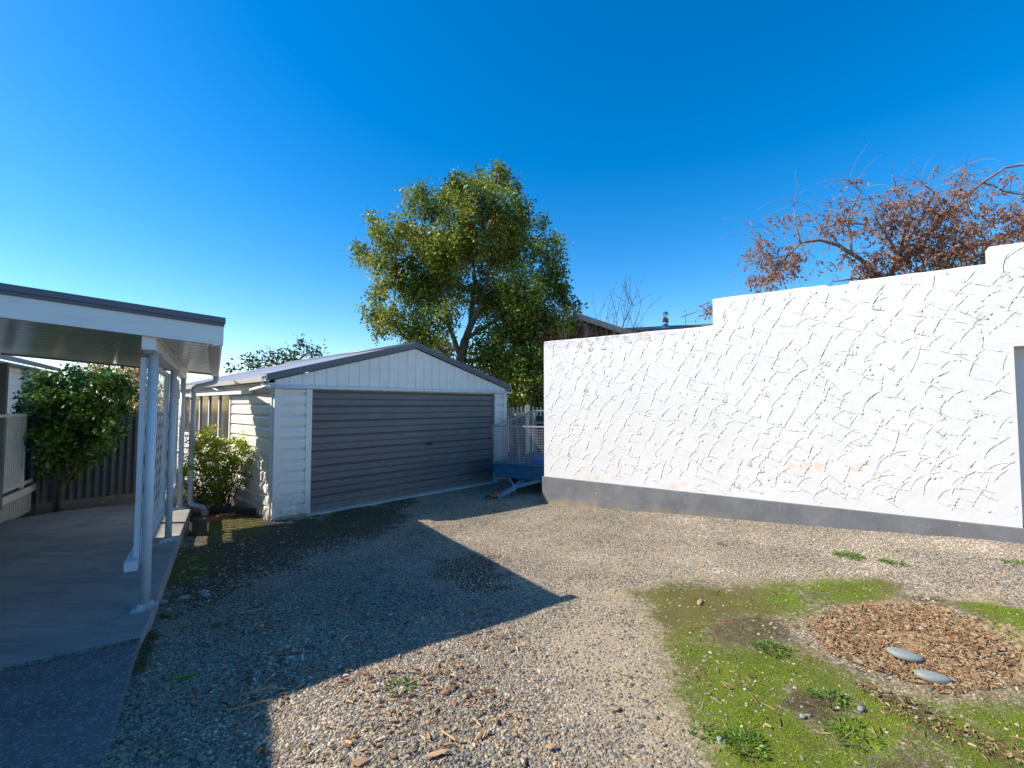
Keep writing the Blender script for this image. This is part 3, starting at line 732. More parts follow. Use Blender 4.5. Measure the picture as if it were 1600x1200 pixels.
lob = [(745,562,24),(700,568,18),(735,590,20),(690,575,16),(700,400,38),(820,500,36),(670,440,34),(790,470,36),(830,570,36),(780,600,34),(780,272,17),(772,290,22),(745,288,17),(715,290,15),(703,312,24),(660,302,13),(642,318,17),(676,330,24),(730,325,36),(775,325,34),(806,300,13),(812,328,20),(800,360,36),
 (578,342,10),(592,358,14),(625,352,17),(610,378,24),(650,378,34),(700,380,42),(755,390,45),(805,400,38),(848,352,11),(838,385,17),(868,378,12),(860,405,20),(872,425,14),
 (568,398,14),(590,412,20),(560,388,8),(630,425,30),(600,445,13),(585,462,14),(655,462,34),(705,450,36),(760,470,42),(812,462,40),(855,450,27),(880,462,18),(895,478,13),
 (583,490,16),(612,500,24),(592,522,13),(650,512,30),(690,500,26),(690,545,22),(655,540,18),(850,500,36),(800,520,40),(765,530,26),(880,505,20),(840,550,38),(790,570,34),(858,590,34),(815,600,34),(840,630,26),(805,628,22),(760,565,22),(868,545,28)]
blob_tree('broadleaf_tree', 'tall dense green and olive tree rising behind the garage', 'tree', (Q(716,640)[0],Y,0), trk, lob, Y, 1.3, .118, 34, 100, M['leaf_tree'], M['bark'], .135, .6, .10, .012, .22)
# small tree far behind the garage roof
Y = 26.0
blob_tree('distant_tree', 'top of a dark green tree showing above the garage roof', 'tree', (P(455,560,Y)[0],Y,0),
    [([(P(455,560,Y)[0],Y,0), P(452,575,Y), P(450,560,Y)], .2, .1), ([P(450,575,Y), P(420,562,Y)], .1, .04), ([P(452,575,Y), P(480,552,Y)], .1, .04)],
    [(388,566,6),(400,562,8),(415,558,9),(430,560,10),(445,556,10),(462,558,11),(478,545,9),(487,552,11),(470,541,5),(495,553,7),(462,566,12),(430,572,12),(400,576,12),(362,574,4)], Y, .8, .2, 12, 60, M['leaf_far'], M['bark'], .2)
# golden shrub beyond the fence
Y = 12.5
blob_tree('golden_shrub', 'golden autumn shrub behind the dark corrugated fence', 'shrub', (P(205,640,Y)[0],Y,0),
    [([(P(205,640,Y)[0],Y,0), P(205,660,Y), P(205,620,Y)], .06, .03)],
    [(200,595,20),(220,600,22),(190,620,22),(215,635,26),(235,620,24),(195,655,30),(235,655,30),(175,590,26),(150,585,22),(215,585,20)], Y, .5, .07, 20, 260, M['leaf_gold'], M['bark'], .1)
# camellia
Y = 7.7
cb = (P(97,700,Y)[0], Y, 0)
blob_tree('camellia_bush', 'dark glossy green bush on short trunks beyond the carport slab', 'bush', cb,
    [([(cb[0],Y,0), P(100,750,Y), P(108,715,Y), P(120,680,Y), P(130,640,Y)], .045, .02),
     ([(cb[0]-.05,Y,0), P(88,745,Y), P(75,715,Y), P(70,660,Y)], .035, .015), ([P(98,760,Y), P(115,735,Y), P(125,700,Y), P(150,660,Y)], .03, .012), ([P(95,765,Y), P(85,700,Y), P(100,620,Y)], .03, .012), ([P(93,770,Y), P(72,745,Y), P(62,735,Y)], .03, .015)],
    [(60,598,14),(48,625,12),(38,640,8),(85,600,24),(120,598,25),(155,600,22),(182,600,18),(196,615,12),(70,640,26),(110,640,32),(150,640,30),(180,640,18),(80,680,26),(120,680,32),(155,675,24),(172,672,14),(95,715,22),(135,712,20),(78,725,14),(58,655,14),(110,735,12),(160,700,12)],
    Y, .42, .080, 20, 500, M['leaf_camellia'], M['bark'], .055, .55, .12, .008, .06)
# nandina by the garage
Y = 7.75
nb = P(345,792,Y)
sb = thing('yellow_green_shrub', 'sunlit yellow green shrub growing against the garage side wall', 'shrub', (nb[0],nb[1],0))
mb = MB(); cen = []; ti = []
tips = [(300,700),(312,690),(325,684),(335,692),(345,700),(305,720),(320,715),(335,715),(350,718),(362,712),(310,740),(325,738),(342,738),(358,740),(300,760),(318,760),(338,758),(352,760),(375,700),(385,705),(366,728),(330,775),(310,778),(345,772),(295,735)]
for (u, v) in tips:
    e = Vector(P(u, v, Y+random.uniform(-.3,.25))); b0 = Vector((nb[0]+random.uniform(-.25,.15), Y+random.uniform(-.12,.12), 0))
    pts = wiggle(b0, e, 6, .04); limb(mb, [p-Vector((nb[0],nb[1],0)) for p in pts], .009, .003, 4)
    for k in range(17):
        cc = e+Vector((random.gauss(0,.085),random.gauss(0,.10),random.gauss(0,.085)))
        m = 20; cen.append(rng.normal(size=(m,3))*.034+np.array(cc)); ti.append(np.clip(.25+.45*(cc.z-.2)/1.0+rng.normal(size=m)*.15,0,1))
for k in range(26):
    u = random.uniform(345,395); v = random.uniform(690,770); e = Vector(P(u,v,Y-.1)); pts = wiggle((nb[0]+.1,Y,0), e, 5, .05); limb(mb, [p-Vector((nb[0],nb[1],0)) for p in pts], .006, .002, 3)
    m = 4; cen.append(rng.normal(size=(m,3))*.04+np.array(e)); ti.append(np.clip(.5+rng.normal(size=m)*.2,0,1))
mb.build('stems', M['bark'], sb)
leaves('foliage', np.concatenate(cen)-np.array((nb[0],nb[1],0)), .05, M['leaf_nandina'], sb, .42, np.concatenate(ti))
# weeping cherry behind the white wall
def weeping():
    Yw = 7.6; base = Vector((P(1420,600,Yw)[0], Yw, 0))
    t = thing('weeping_cherry', 'weeping tree with sparse rusty red autumn leaves behind the white wall', 'tree', base)
    mb = MB(); tw = MB(); cen = []; ti = []; dirs = []
    def q(u, v, y=0): return Vector(P(u, v, Yw+y))
    def add(pts, r0, r1, seg=6):
        limb(mb, [p-base for p in pts], r0, r1, seg)
    limbs = []
    def L(pts, r0, r1):
        fine = []
        for a, b in zip(pts[:-1], pts[1:]): fine += wiggle(a, b, 4, .05)[:-1]
        fine.append(pts[-1]); add(fine, r0, r1); limbs.append((fine, r0, r1)); return fine
    L([base, base+Vector((-.05,0,1.6)), q(1385,450), q(1360,420)], .12, .07)
    L([q(1370,435), q(1345,405,-.1), q(1310,383,-.2), q(1280,375,-.2), q(1250,380,-.2), q(1230,400,-.3), q(1215,430,-.3)], .038, .010)
    L([q(1250,380,-.2), q(1243,350,-.2), q(1240,315,-.1)], .018, .004)
    L([q(1200,415,-.3), q(1185,385,-.3), q(1172,345,-.3)], .014, .004)
    L([q(1225,405,-.3), q(1205,430,-.3), q(1195,440,-.4)], .02, .01)
    L([q(1385,450), q(1405,400,.1), q(1415,350,.1), q(1400,300,.1), q(1393,272)], .05, .005)
    L([q(1400,420), q(1440,380,.2), q(1470,340,.2), q(1500,320,.1), q(1535,285,.1), q(1570,262,0), q(1610,255)], .05, .012)
    L([q(1470,340,.2), q(1500,290,.2), q(1508,262,.2), q(1515,255,.2)], .02, .004)
    L([q(1330,395,-.1), q(1325,340,0), q(1345,300,0), q(1330,285,0), q(1322,280)], .022, .004)
    L([q(1440,390,.2), q(1480,400,.3), q(1540,380,.3), q(1610,350,.3)], .04, .015)
    L([q(1535,285,.1), q(1570,300,.1), q(1610,305,.1)], .018, .008)
    L([q(1385,445), q(1345,435,.2), q(1300,440,.2)], .025, .006)
    L([q(1405,400), q(1350,350,.3), q(1320,345,.4), q(1290,355,.3)], .03, .008)
    L([q(1405,400), q(1445,330,-.3), q(1460,300,-.3), q(1440,285,-.3)], .03, .006)
    L([q(1410,410), q(1370,345,-.3), q(1360,310,-.3), q(1300,318,-.2)], .022, .004)
    dens = []
    # leafy masses (surveyed) with drooping twigs
    mass = [(1195,400,22,1.0),(1185,380,16,.7),(1205,430,24,1.3),(1225,415,24,1.3),(1180,435,14,.7),(1240,400,20,1.0),(1240,340,22,.35),(1205,345,16,.25),(1285,345,24,.6),(1315,325,28,.7),(1335,350,26,.6),(1300,370,20,.35),
            (1395,310,26,1.0),(1380,345,30,1.1),(1410,335,32,1.4),(1435,320,30,1.1),(1450,350,34,1.6),(1480,330,34,1.3),(1500,300,26,.9),(1520,330,34,1.1),(1540,350,28,.7),(1470,380,38,2.2),(1510,385,38,2.2),(1430,385,32,1.3),(1400,380,30,.9),
            (1350,410,24,1.0),(1330,400,18,.6),(1375,405,22,1.0),(1385,425,26,1.2),(1360,430,22,1.0),(1430,415,30,1.4),(1470,405,32,1.6),(1530,400,34,1.5),(1580,330,20,1.1),(1600,345,26,1.6),(1590,370,28,1.1),(1560,370,28,.8),(1610,300,20,1.0),(1285,415,14,.2),(1115,480,10,.9),(1105,490,7,.6),(1500,270,10,.3),(1335,285,8,.3),(1460,265,9,.3),(1575,275,14,.3),(1640,330,40,2.),(1660,380,40,2.)]
    for (u, v, r, dn) in mass:
        C = q(u, v, random.uniform(-.45,.45) if u > 1150 else .2); rad = r*Yw/F
        for k in range(int(95*rad*dn/.25*.43)+2):
            d = Vector((random.gauss(0,1),random.gauss(0,1),random.gauss(0,1))).normalized()
            st = C+Vector((d.x,d.y*1.3,d.z))*rad*random.random()**.5
            ln = random.uniform(.10,.30); hd = Vector((random.gauss(0,1),random.gauss(0,1),random.uniform(-.3,.7))).normalized()
            pts = [st]; dd = hd
            for i in range(5):
                dd = (dd+Vector((random.gauss(0,.12),random.gauss(0,.12),-.34))).normalized(); pts.append(pts[-1]+dd*ln/5)
            limb(tw, [p-base for p in pts], .0035, .0015, 3)
            for p_, p2 in zip(pts[:-1], pts[1:]):
                for rep in range(2):
                    if random.random() < .62:
                        cen.append(tuple(p_.lerp(p2, random.random()))); dq = ((p2-p_).normalized()*.5+Vector((random.gauss(0,.6),random.gauss(0,.6),random.gauss(-.5,.4)))).normalized(); dirs.append(tuple(dq)); ti.append(min(1,max(0,random.gauss(.45,.22)+(.2 if v > 385 and 1420<u<1560 else 0))))
    # bare fine sprays
    for fine, r0, r1 in limbs[1:]:
        for k in range(26):
            p0 = random.choice(fine); dd = Vector((random.gauss(0,1),random.gauss(0,.8),random.uniform(-.2,1.1))).normalized(); pts = [p0]
            ln = random.uniform(.25,.65)
            for i in range(7): dd = (dd+Vector((random.gauss(0,.1),random.gauss(0,.1),-.17))).normalized(); pts.append(pts[-1]+dd*ln/7)
            limb(tw, [p-base for p in pts], .0045, .0015, 3)
    mb.build('trunk', M['redbark'], t); tw.build('twigs', M['redbark'], t)
    leaves('crown', np.array(cen)-np.array(base), .058, M['leaf_red'], t, .42, ti, np.array(dirs))
weeping()
# bare shrub in front of neighbour's gable
def bare(name, label, base, fans, r0):
    t = thing(name, label, 'shrub', base); base = Vector(base); mb = MB()
    def rec(p, e, r, lvl):
        pts = wiggle(p, e, 6, .06); n = len(pts)
        limb(mb, [x-base for x in pts], r, r*.35, 5 if r > .01 else 3)
        if lvl > 0:
            for k in range(6):
                s_ = pts[random.randint(1, n-1)]; L_ = (e-p).length*random.uniform(.12,.26)
                d = ((e-p).normalized()+Vector((random.gauss(0,.5),random.gauss(0,.4),random.gauss(0,.4)))).normalized()
                rec(s_, s_+d*L_, r*.5, lvl-1)
    for e in fans*2: e = (e[0]+random.gauss(0,.12), e[1]+random.gauss(0,.2), e[2]+random.gauss(0,.08)); rec(base+Vector((random.gauss(0,.05),0,1.6)), Vector(e), r0, 2)
    limb(mb, [Vector((0,0,0)), Vector((0,0,1.8))], r0*2, r0*1.4, 7)
    mb.build('branches', M['darktimber'], t)
Y = 10.6
bare('bare_shrub', 'leafless shrub with thin dark branches behind the white wall', (P(948,560,Y)[0],Y,0), [P(955,470,Y),P(985,478,Y),P(1002,490,Y),P(975,460,Y),P(930,490,Y),P(905,490,Y),P(995,510,Y),P(965,490,Y),P(915,510,Y),P(1000,500,Y),P(990,472,Y)], .011)
Y = 10.0
bare('twiggy_shrub', 'small pale twiggy shrub at the left top corner of the white wall', (P(884,560,Y)[0],Y,0), [P(870,515,Y),P(880,508,Y),P(893,512,Y),P(905,520,Y),P(862,528,Y)], .008)
# ==================================================================== NEIGHBOUR HOUSE
Y = 16.0
pk_ = Vector(P(905,490,Y)); er = Vector(P(992,519,Y-.3)); el = Vector(P(880,504,Y+.5))
nh = thing('neighbour_house', 'brown roofed neighbouring house peeping over the white wall', 'house', (pk_.x, Y, 0))
o_ = Vector((pk_.x, Y, 0)); pk2 = pk_-o_; er2 = er-o_; el2 = el-o_
back = Vector((.15,7,0))
def strip(mb, a, b, w, h, out):   # barge board along a-b
    a = Vector(a); b = Vector(b); mb.hexa([a+Vector((0,-out,-h)),b+Vector((0,-out,-h)),b+Vector((0,w,-h)),a+Vector((0,w,-h)),a+Vector((0,-out,0)),b+Vector((0,-out,0)),b+Vector((0,w,0)),a+Vector((0,w,0))])
er3 = pk2+(er2-pk2)*1.25; el3 = pk2+(el2-pk2)*3.2
q = MB(); q.add([(el3.x,.5,0),(er3.x,.5,0),(er3.x,.5,er3.z-.1),(pk2.x,.5,pk2.z-.12),(el3.x,.5,el3.z-.1)], [(0,1,2,3,4)])
q.box(el3.x,9,.51,7,0,er3.z-.15); q.build('wall', M['brownwall'], nh)
q = MB(); q.hexa([el3-Vector((0,0,.06)), pk2-Vector((0,0,.06)), pk2-Vector((0,0,.06))+back, el3-Vector((0,0,.06))+back, el3, pk2, pk2+back, el3+back])
q.hexa([pk2-Vector((0,0,.06)), er3-Vector((0,0,.06)), er3-Vector((0,0,.06))+back, pk2-Vector((0,0,.06))+back, pk2, er3, er3+back, pk2+back])
rl_, rr_ = Vector(P(975,512.5,Y+3))-o_, Vector(P(1130,504.5,Y+3))-o_
dn = Vector((.3,-3.2,-.75))
q.hexa([rl_+dn-Vector((0,0,.1)), rr_+dn-Vector((0,0,.1)), rr_-Vector((0,0,.1)), rl_-Vector((0,0,.1)), rl_+dn, rr_+dn, rr_, rl_])
nr_ = q.build('roof', M['brownroof'], nh)
q = MB(); strip(q, el3, pk2, .05, .20, .04); strip(q, pk2, er3, .05, .20, .04); q.build('barge_board', M['oldbarge'], nr_)
fp = Vector(P(1040,515,Y+2.2))-o_; ft = Vector(P(1040,487,Y+2.2))-o_
q = MB(); q.tube([fp-Vector((0,0,.4)), fp+Vector((0,0,.18))], .12, 14); q.tube([fp+Vector((0,0,.18)), fp+Vector((0,0,.30))], .10, 14)
q.tube([fp+Vector((0,0,.28)), ft-Vector((0,0,.12)), ft-Vector((0,0,.03)), ft], [.115,.115,.09,.04], 16)
q.build('flue', M['steel'], nr_)
ap = Vector(P(1071,512,Y+2.4))
an_ = thing('tv_antenna', 'thin television aerial on the brown roof beside the steel flue', 'aerial', ap)
q = MB(); at = Vector(P(1071,486,Y+2.4))-ap; q.tube([Vector((0,0,-.3)), at], .013, 6)
for dz_, l_ in ((0,.12),(-.62,.1)): q.tube([at+Vector((-.15,0,dz_)), at+Vector((.02,0,dz_))], .010, 5)
bm0, bm1 = Vector(P(1067,494,Y+2.4))-ap, Vector(P(1089,487,Y+2.4))-ap
q.tube([bm0, bm1], .012, 5)
for i in range(9):
    p_ = bm0.lerp(bm1, i/8); q.tube([p_+Vector((-.07,.1,-.05)), p_+Vector((.07,-.1,.06))], .007, 4)
q.tube([Vector(P(1073,502,Y+2.4))-ap, Vector(P(1083,502,Y+2.4))-ap], .008, 4)
q.build('aerial_rods', M['galv'], an_)
# ==================================================================== PAVEMENT
def conc(name, base, agg, bright, scale):
    m, t, b = nt(name); cc = coord(t)
    col = ramp(t, noise(t, 1.1, 7, .65, cc, .3), [(.3,tuple(x*.72 for x in base)),(.7,tuple(x*1.2 for x in base))])
    f = ramp(t, noise(t, 1.6, 6, .7, coord(t,(1,3.5,1)), .8), [(.44,(0,0,0)),(.66,(1,1,1))]); col = mixc(t, mathn(t,'MULTIPLY',f,.6), col, tuple(x*.5 for x in base)); f = ramp(t, noise(t, 3.1, 9, .75, coord(t,(1,2.2,1)), 1.5), [(.55,(0,0,0)),(.68,(1,1,1))]); col = mixc(t, mathn(t,'MULTIPLY',f,.35), col, tuple(min(1,x*1.45) for x in base))
    if agg:
        v = t.nodes.new('ShaderNodeTexVoronoi'); v.inputs['Scale'].default_value = scale; t.links.new(cc, v.inputs[0])
        sp_ = ramp(t, v.outputs['Distance'], [(.0,(1,1,1)),(.42,(1,1,1)),(.55,(0,0,0))])
        wn = ramp(t, v.outputs['Color'], [(.0,tuple(x*.5 for x in base)),(.5,tuple(x*1.2 for x in base)),(.85,tuple(x*bright for x in base))])
        col = mixc(t, mathn(t,'MULTIPLY',sp_,agg), col, wn)
        bump(t, b, sp_, .35, .004)
    else:
        bump(t, b, noise(t, 90, 5, .7, cc), .25, .004)
    f = ramp(t, noise(t, 160, 2, .5, cc), [(.62,(0,0,0)),(.70,(1,1,1))]); col = mixc(t, mathn(t,'MULTIPLY',f,.35), col, tuple(min(1,x*1.9) for x in base))
    t.links.new(col, b.inputs['Base Color']); b.inputs['Roughness'].default_value = .85
    return m
M['conc'] = conc('smooth_concrete', (.31,.305,.29), .12, 1.6, 75); M['agg'] = conc('aggregate_concrete', (.15,.15,.15), .75, 2.2, 62)
def prism(name, poly, z0, z1, mt, bev=.012):
    q = MB(); n = len(poly); q.add([(x,y,z0) for x,y in poly]+[(x,y,z1) for x,y in poly], [tuple(reversed(range(n))), tuple(range(n,2*n))]+[(i,(i+1)%n,n+(i+1)%n,n+i) for i in range(n)])
    return q.build(name, mt, None, bev)
J = [(-2.63,3.225),(-8.2,-.35)]
# joint direction parallel to the fascia
Jl = (-2.633-.838*6.5, 3.308-.5457*6.5)
sl = prism('pavement', [(-2.633,3.308),(-2.803,3.607),(-4.162,5.774),(-5.276,7.588),(-5.42,7.88),(-6.5,7.58),(-7.03,7.22),(-7.283,6.60),(-9.5,5.4),Jl], -.3, .145, M['conc']); tag(sl, kind='structure')
Jr = (-2.633+.0090, 3.308-.016)
sl = prism('pavement', [(-.65,.28),(-1.885,2.186),Jr,(Jl[0]+.009,Jl[1]-.016),(-6.5,-4),(2.0,-4.0)], -.3, .139, M['agg']); tag(sl, kind='structure')
# ==================================================================== GROUND
def lin(a, b, st): return list(np.arange(a, b, st))
gxs = np.array(sorted(set(np.round([-160,-90,-50,-30,-20,-15,-12]+lin(-10,-4,.1)+lin(-4,7.5,.045)+lin(7.5,10,.25)+[11,13,16,22,32,50,90,160],4))))
gys = np.array(sorted(set(np.round([-60,-30,-12,-6,-3,-1]+lin(0,1.2,.2)+lin(1.2,9.5,.045)+lin(9.5,14,.15)+[15,17,20,25,32,45,70,110,180],4))))
GX, GY = np.meshgrid(gxs, gys); nx, ny = len(gxs), len(gys)
def vnoise(X, Y_, s_, o=0):
    out = np.zeros(X.shape); fl = X.ravel(), Y_.ravel()
    out = np.array([mnoise.noise((a*s_+o, b*s_-o, o*.7)) for a, b in zip(*fl)]).reshape(X.shape); return out
dense = (GX > -9) & (GX < 8) & (GY > 1) & (GY < 13)
nz1 = np.zeros(GX.shape); nz2 = np.zeros(GX.shape); nz3 = np.zeros(GX.shape)
dx_, dy_ = GX[dense], GY[dense]
nz1[dense] = vnoise(dx_, dy_, 1.3, 2); nz2[dense] = vnoise(dx_, dy_, 4.5, 9); nz3[dense] = vnoise(dx_, dy_, 14, 5)
def polydist(poly, X, Y_):
    """signed distance, positive inside"""
    inside = np.zeros(X.shape, bool); dist = np.full(X.shape, 1e9); n = len(poly)
    for i in range(n):
        (x1,y1), (x2,y2) = poly[i], poly[(i+1)%n]
        c_ = ((y1 > Y_) != (y2 > Y_)) & (X < (x2-x1)*(Y_-y1)/((y2-y1) if abs(y2-y1) > 1e-9 else 1e-9)+x1); inside ^= c_
        ex, ey = x2-x1, y2-y1; t = np.clip(((X-x1)*ex+(Y_-y1)*ey)/(ex*ex+ey*ey+1e-12), 0, 1)
        dist = np.minimum(dist, np.hypot(X-x1-t*ex, Y_-y1-t*ey))
    return np.where(inside, dist, -dist)
def world(px): return [G(u, v)[:2] for u, v in px]
def mask(px, soft=.12, jit=.22, amt=1.):
    d = polydist(world(px), GX, GY)+jit*(nz2*.6+nz1*.7+nz3*.3)
    return amt*sstep(d/soft*.5+.5)
moss = mask([(985,925),(1100,908),(1250,915),(1330,905),(1400,912),(1440,940),(1300,955),(1250,985),(1290,1035),(1400,1075),(1470,1092),(1600,1082),(1750,1080),(2000,1300),(1120,1300),(1110,1150),(1060,1080),(1040,1000)], .4, .16)
moss = np.maximum(moss, mask([(1470,932),(1600,945),(1750,980),(1750,1090),(1610,1060),(1575,1000),(1500,962)], .2, .2))
mossL = mask([(260,865),(430,818),(560,790),(640,795),(620,822),(520,842),(400,880),(320,915),(262,950),(240,1020),(222,1030),(225,960)], .4, .35, .38)
mossL = np.maximum(mossL, mask([(300,812),(400,806),(425,832),(330,852)], .1, .1, .55))
moss = np.maximum(moss, mossL)
moss = moss*(1-.18*sstep((nz1*.6+nz2*.5-.25)/.3))
mound = mask([(1252,972),(1330,948),(1450,948),(1545,985),(1605,1030),(1595,1070),(1480,1086),(1400,1060),(1300,1022)], .16, .16)
moss = moss*(1-mound)
bare_ = mask([(1230,1075),(1330,1085),(1340,1110),(1260,1120),(1220,1100)], .15, .15)
for pl_, am in (([(1110,955),(1230,950),(1270,1000),(1180,1022),(1100,1005)],.75), ([(1420,930),(1480,928),(1500,955),(1440,965)],.8), ([(1340,1170),(1450,1180),(1500,1230),(1350,1230)],.7), ([(1240,925),(1300,930),(1290,950),(1240,945)],.7), ([(1335,1068),(1400,1083),(1500,1128),(1620,1190),(1700,1260),(1600,1230),(1480,1160),(1380,1112)],.6)):
    bare_ = np.maximum(bare_, mask(pl_, .15, .16, am))
moss = moss*(1-.8*bare_)
lush = mask([(1110,1010),(1190,1010),(1290,1060),(1400,1085),(1600,1085),(1750,1090),(2000,1300),(1120,1300),(1120,1160),(1080,1080)], .5, .35)
lush = np.maximum(lush, mask([(1190,915),(1335,905),(1345,935),(1280,965),(1230,1000),(1180,975)], .25, .3))
lush = np.maximum(lush, mask([(1500,935),(1600,950),(1750,980),(1750,1090),(1620,1050),(1575,1000)], .25, .3))
lush = np.clip(lush*(1-.5*sstep((nz2*.8+nz1*.3-.10)/.35)), 0, 1)
lush = np.maximum(lush, .4*mask([(250,862),(340,855),(320,900),(250,925)], .2, .15)); lush = np.maximum(lush, .2*mask([(310,812),(400,808),(415,832),(330,848)], .2, .15)); lush = np.maximum(lush, .35*mask([(500,800),(630,790),(620,818),(500,838)], .3, .15)); lush = np.maximum(lush, .8*mask([(222,1000),(245,985),(240,1020),(215,1040)], .1, .05))
mdil = mask([(1252,972),(1330,948),(1450,948),(1545,985),(1605,1030),(1595,1070),(1480,1086),(1400,1060),(1300,1022)], .7, .1); moss = np.maximum(moss, .75*mdil*(1-mound))
moss = np.maximum(moss, mask([(250,862),(340,855),(320,900),(250,925)], .2, .15)*.6)
soil = mask([(250,860),(430,822),(640,775),(640,815),(560,850),(480,880),(400,920),(330,950),(250,960)], .4, .35)
soil = np.maximum(soil, mask([(700,880),(770,868),(790,900),(760,925),(710,925),(680,900)], .2, .35, .9))
soil = np.maximum(soil, mask([(290,790),(330,770),(460,800),(420,850),(300,870)], .2, .2))
soil = np.maximum(soil, mask([(0,800),(260,770),(300,700),(0,700)], .2, .1))
soil = np.maximum(soil, mask([(1335,1070),(1400,1085),(1500,1130),(1600,1180),(1700,1260),(1600,1230),(1480,1160),(1380,1110)], .08, .08, .9))
soil = np.maximum(soil, bare_*.85)*(1-mound)
sand = mask([(840,905),(990,915),(1040,980),(1075,1090),(1110,1220),(960,1200),(880,1080),(800,1000),(860,950)], .5, .5, .9)
sand = np.maximum(sand, mask([(720,815),(900,850),(1100,860),(1300,900),(1150,920),(1000,905),(850,890)], .5, .6, .55))
sand = np.maximum(sand, .8*mask([(1430,925),(1500,918),(1600,940),(1600,955),(1480,945)], .2, .2))
GZ = gz(GX, GY)
far = (np.hypot(GX, GY-5) > 12)
GZ = np.where(far, 0, GZ)
GZ = GZ+np.where(dense, .010*nz1+.006*nz2+.003*nz3, 0)+moss*.012*(nz2+.4)+mound*(.012*nz2+.012*nz3)
gm = bpy.data.meshes.new('ground')
vv = np.stack([GX,GY,GZ],-1).reshape(-1,3)
idx = np.arange(nx*ny).reshape(ny,nx)
ff = np.stack([idx[:-1,:-1],idx[:-1,1:],idx[1:,1:],idx[1:,:-1]],-1).reshape(-1,4)
def gridmesh(name, vv, ff, attrs):
    me = bpy.data.meshes.new(name); n = len(ff)
    me.vertices.add(len(vv)); me.loops.add(4*n); me.polygons.add(n)
    me.vertices.foreach_set('co', vv.astype(np.float32).ravel()); me.loops.foreach_set('vertex_index', ff.astype(np.int32).ravel())
    me.polygons.foreach_set('loop_start', np.arange(0,4*n,4,dtype=np.int32)); me.polygons.foreach_set('loop_total', np.full(n,4,dtype=np.int32))
    me.polygons.foreach_set('use_smooth', np.ones(n,bool)); me.update()
    for k, a in attrs.items():
        at_ = me.attributes.new(k,'FLOAT','POINT'); at_.data.foreach_set('value', a.astype(np.float32).ravel())
    me.validate(); return me
gme = gridmesh('ground', vv, ff, dict(moss=moss, mound=mound, soil=soil, sand=sand, lush=lush))
ground = bpy.data.objects.new('ground', gme); COL.objects.link(ground); tag(ground, kind='structure')
def attr(t, n_):
    a = t.nodes.new('ShaderNodeAttribute'); a.attribute_name = n_; return a.outputs['Fac']
def groundmat():
    m, t, b = nt('yard_ground'); cc = coord(t)
    v = t.nodes.new('ShaderNodeTexVoronoi'); v.inputs['Scale'].default_value = 62; t.links.new(cc, v.inputs[0])
    v2 = t.nodes.new('ShaderNodeTexVoronoi'); v2.inputs['Scale'].default_value = 130; t.links.new(cc, v2.inputs[0])
    sep = N(t,'SeparateColor'); t.links.new(v.outputs['Color'], sep.inputs[0])
    grav = ramp(t, sep.outputs[0], [(0,(.15,.13,.095)),(.35,(.33,.275,.19)),(.6,(.44,.35,.215)),(.8,(.48,.41,.30)),(1,(.6,.52,.38))])
    edge = ramp(t, v.outputs['Distance'], [(.25,(1,1,1)),(.6,(.35,.35,.35))]); grav = mixc(t, .8, grav, edge, 'MULTIPLY')
    snd = ramp(t, noise(t, 90, 6, .7, cc), [(.3,(.32,.26,.17)),(.7,(.52,.42,.28))])
    col = mixc(t, mathn(t,'MULTIPLY',attr(t,'sand'),.75), grav, snd)
    sl_ = ramp(t, noise(t, 50, 7, .75, cc), [(.3,(.04,.028,.018)),(.55,(.10,.072,.046)),(.75,(.24,.18,.12))])
    f = mathn(t,'ADD',attr(t,'soil'),mathn(t,'MULTIPLY',mathn(t,'SUBTRACT',noise(t,18,6,.7,cc),.5),1.1)); f = mathn(t,'MULTIPLY',mathn(t,'SUBTRACT',f,.3),3,True)
    col = mixc(t, f, col, sl_)
    lf = mathn(t,'ADD',mathn(t,'MULTIPLY',noise(t, 7, 9, .8, cc, .6),.62),mathn(t,'MULTIPLY',attr(t,'lush'),.30))
    ms = ramp(t, lf, [(.20,(.18,.12,.07)),(.30,(.11,.08,.035)),(.38,(.18,.155,.035)),(.45,(.085,.105,.015)),(.52,(.16,.22,.012)),(.60,(.09,.14,.008)),(.70,(.33,.42,.018))])
    ms = mixc(t, .5, ms, ramp(t, noise(t, 120, 5, .8, cc), [(.3,(.035,.045,.01)),(.7,(.17,.20,.035))]))
    f = mathn(t,'ADD',attr(t,'moss'),mathn(t,'MULTIPLY',mathn(t,'SUBTRACT',noise(t,24,7,.75,cc),.5),1.5)); f = mathn(t,'MULTIPLY',mathn(t,'SUBTRACT',f,.38),3.2,True)
    col = mixc(t, f, col, ms)
    md = ramp(t, noise(t, 30, 8, .75, cc), [(.3,(.12,.075,.04)),(.5,(.27,.175,.09)),(.7,(.42,.30,.16))])
    col = mixc(t, attr(t,'mound'), col, md)
    t.links.new(col, b.inputs['Base Color']); b.inputs['Roughness'].default_value = .95; b.inputs['Specular IOR Level'].default_value = .2
    h = mathn(t,'ADD', mathn(t,'MULTIPLY',mathn(t,'SUBTRACT',1.0,v.outputs['Distance']),.6), mathn(t,'MULTIPLY',noise(t,150,5,.7,cc),.6))
    bump(t, b, h, .6, .012); return m
gme.materials.append(groundmat())
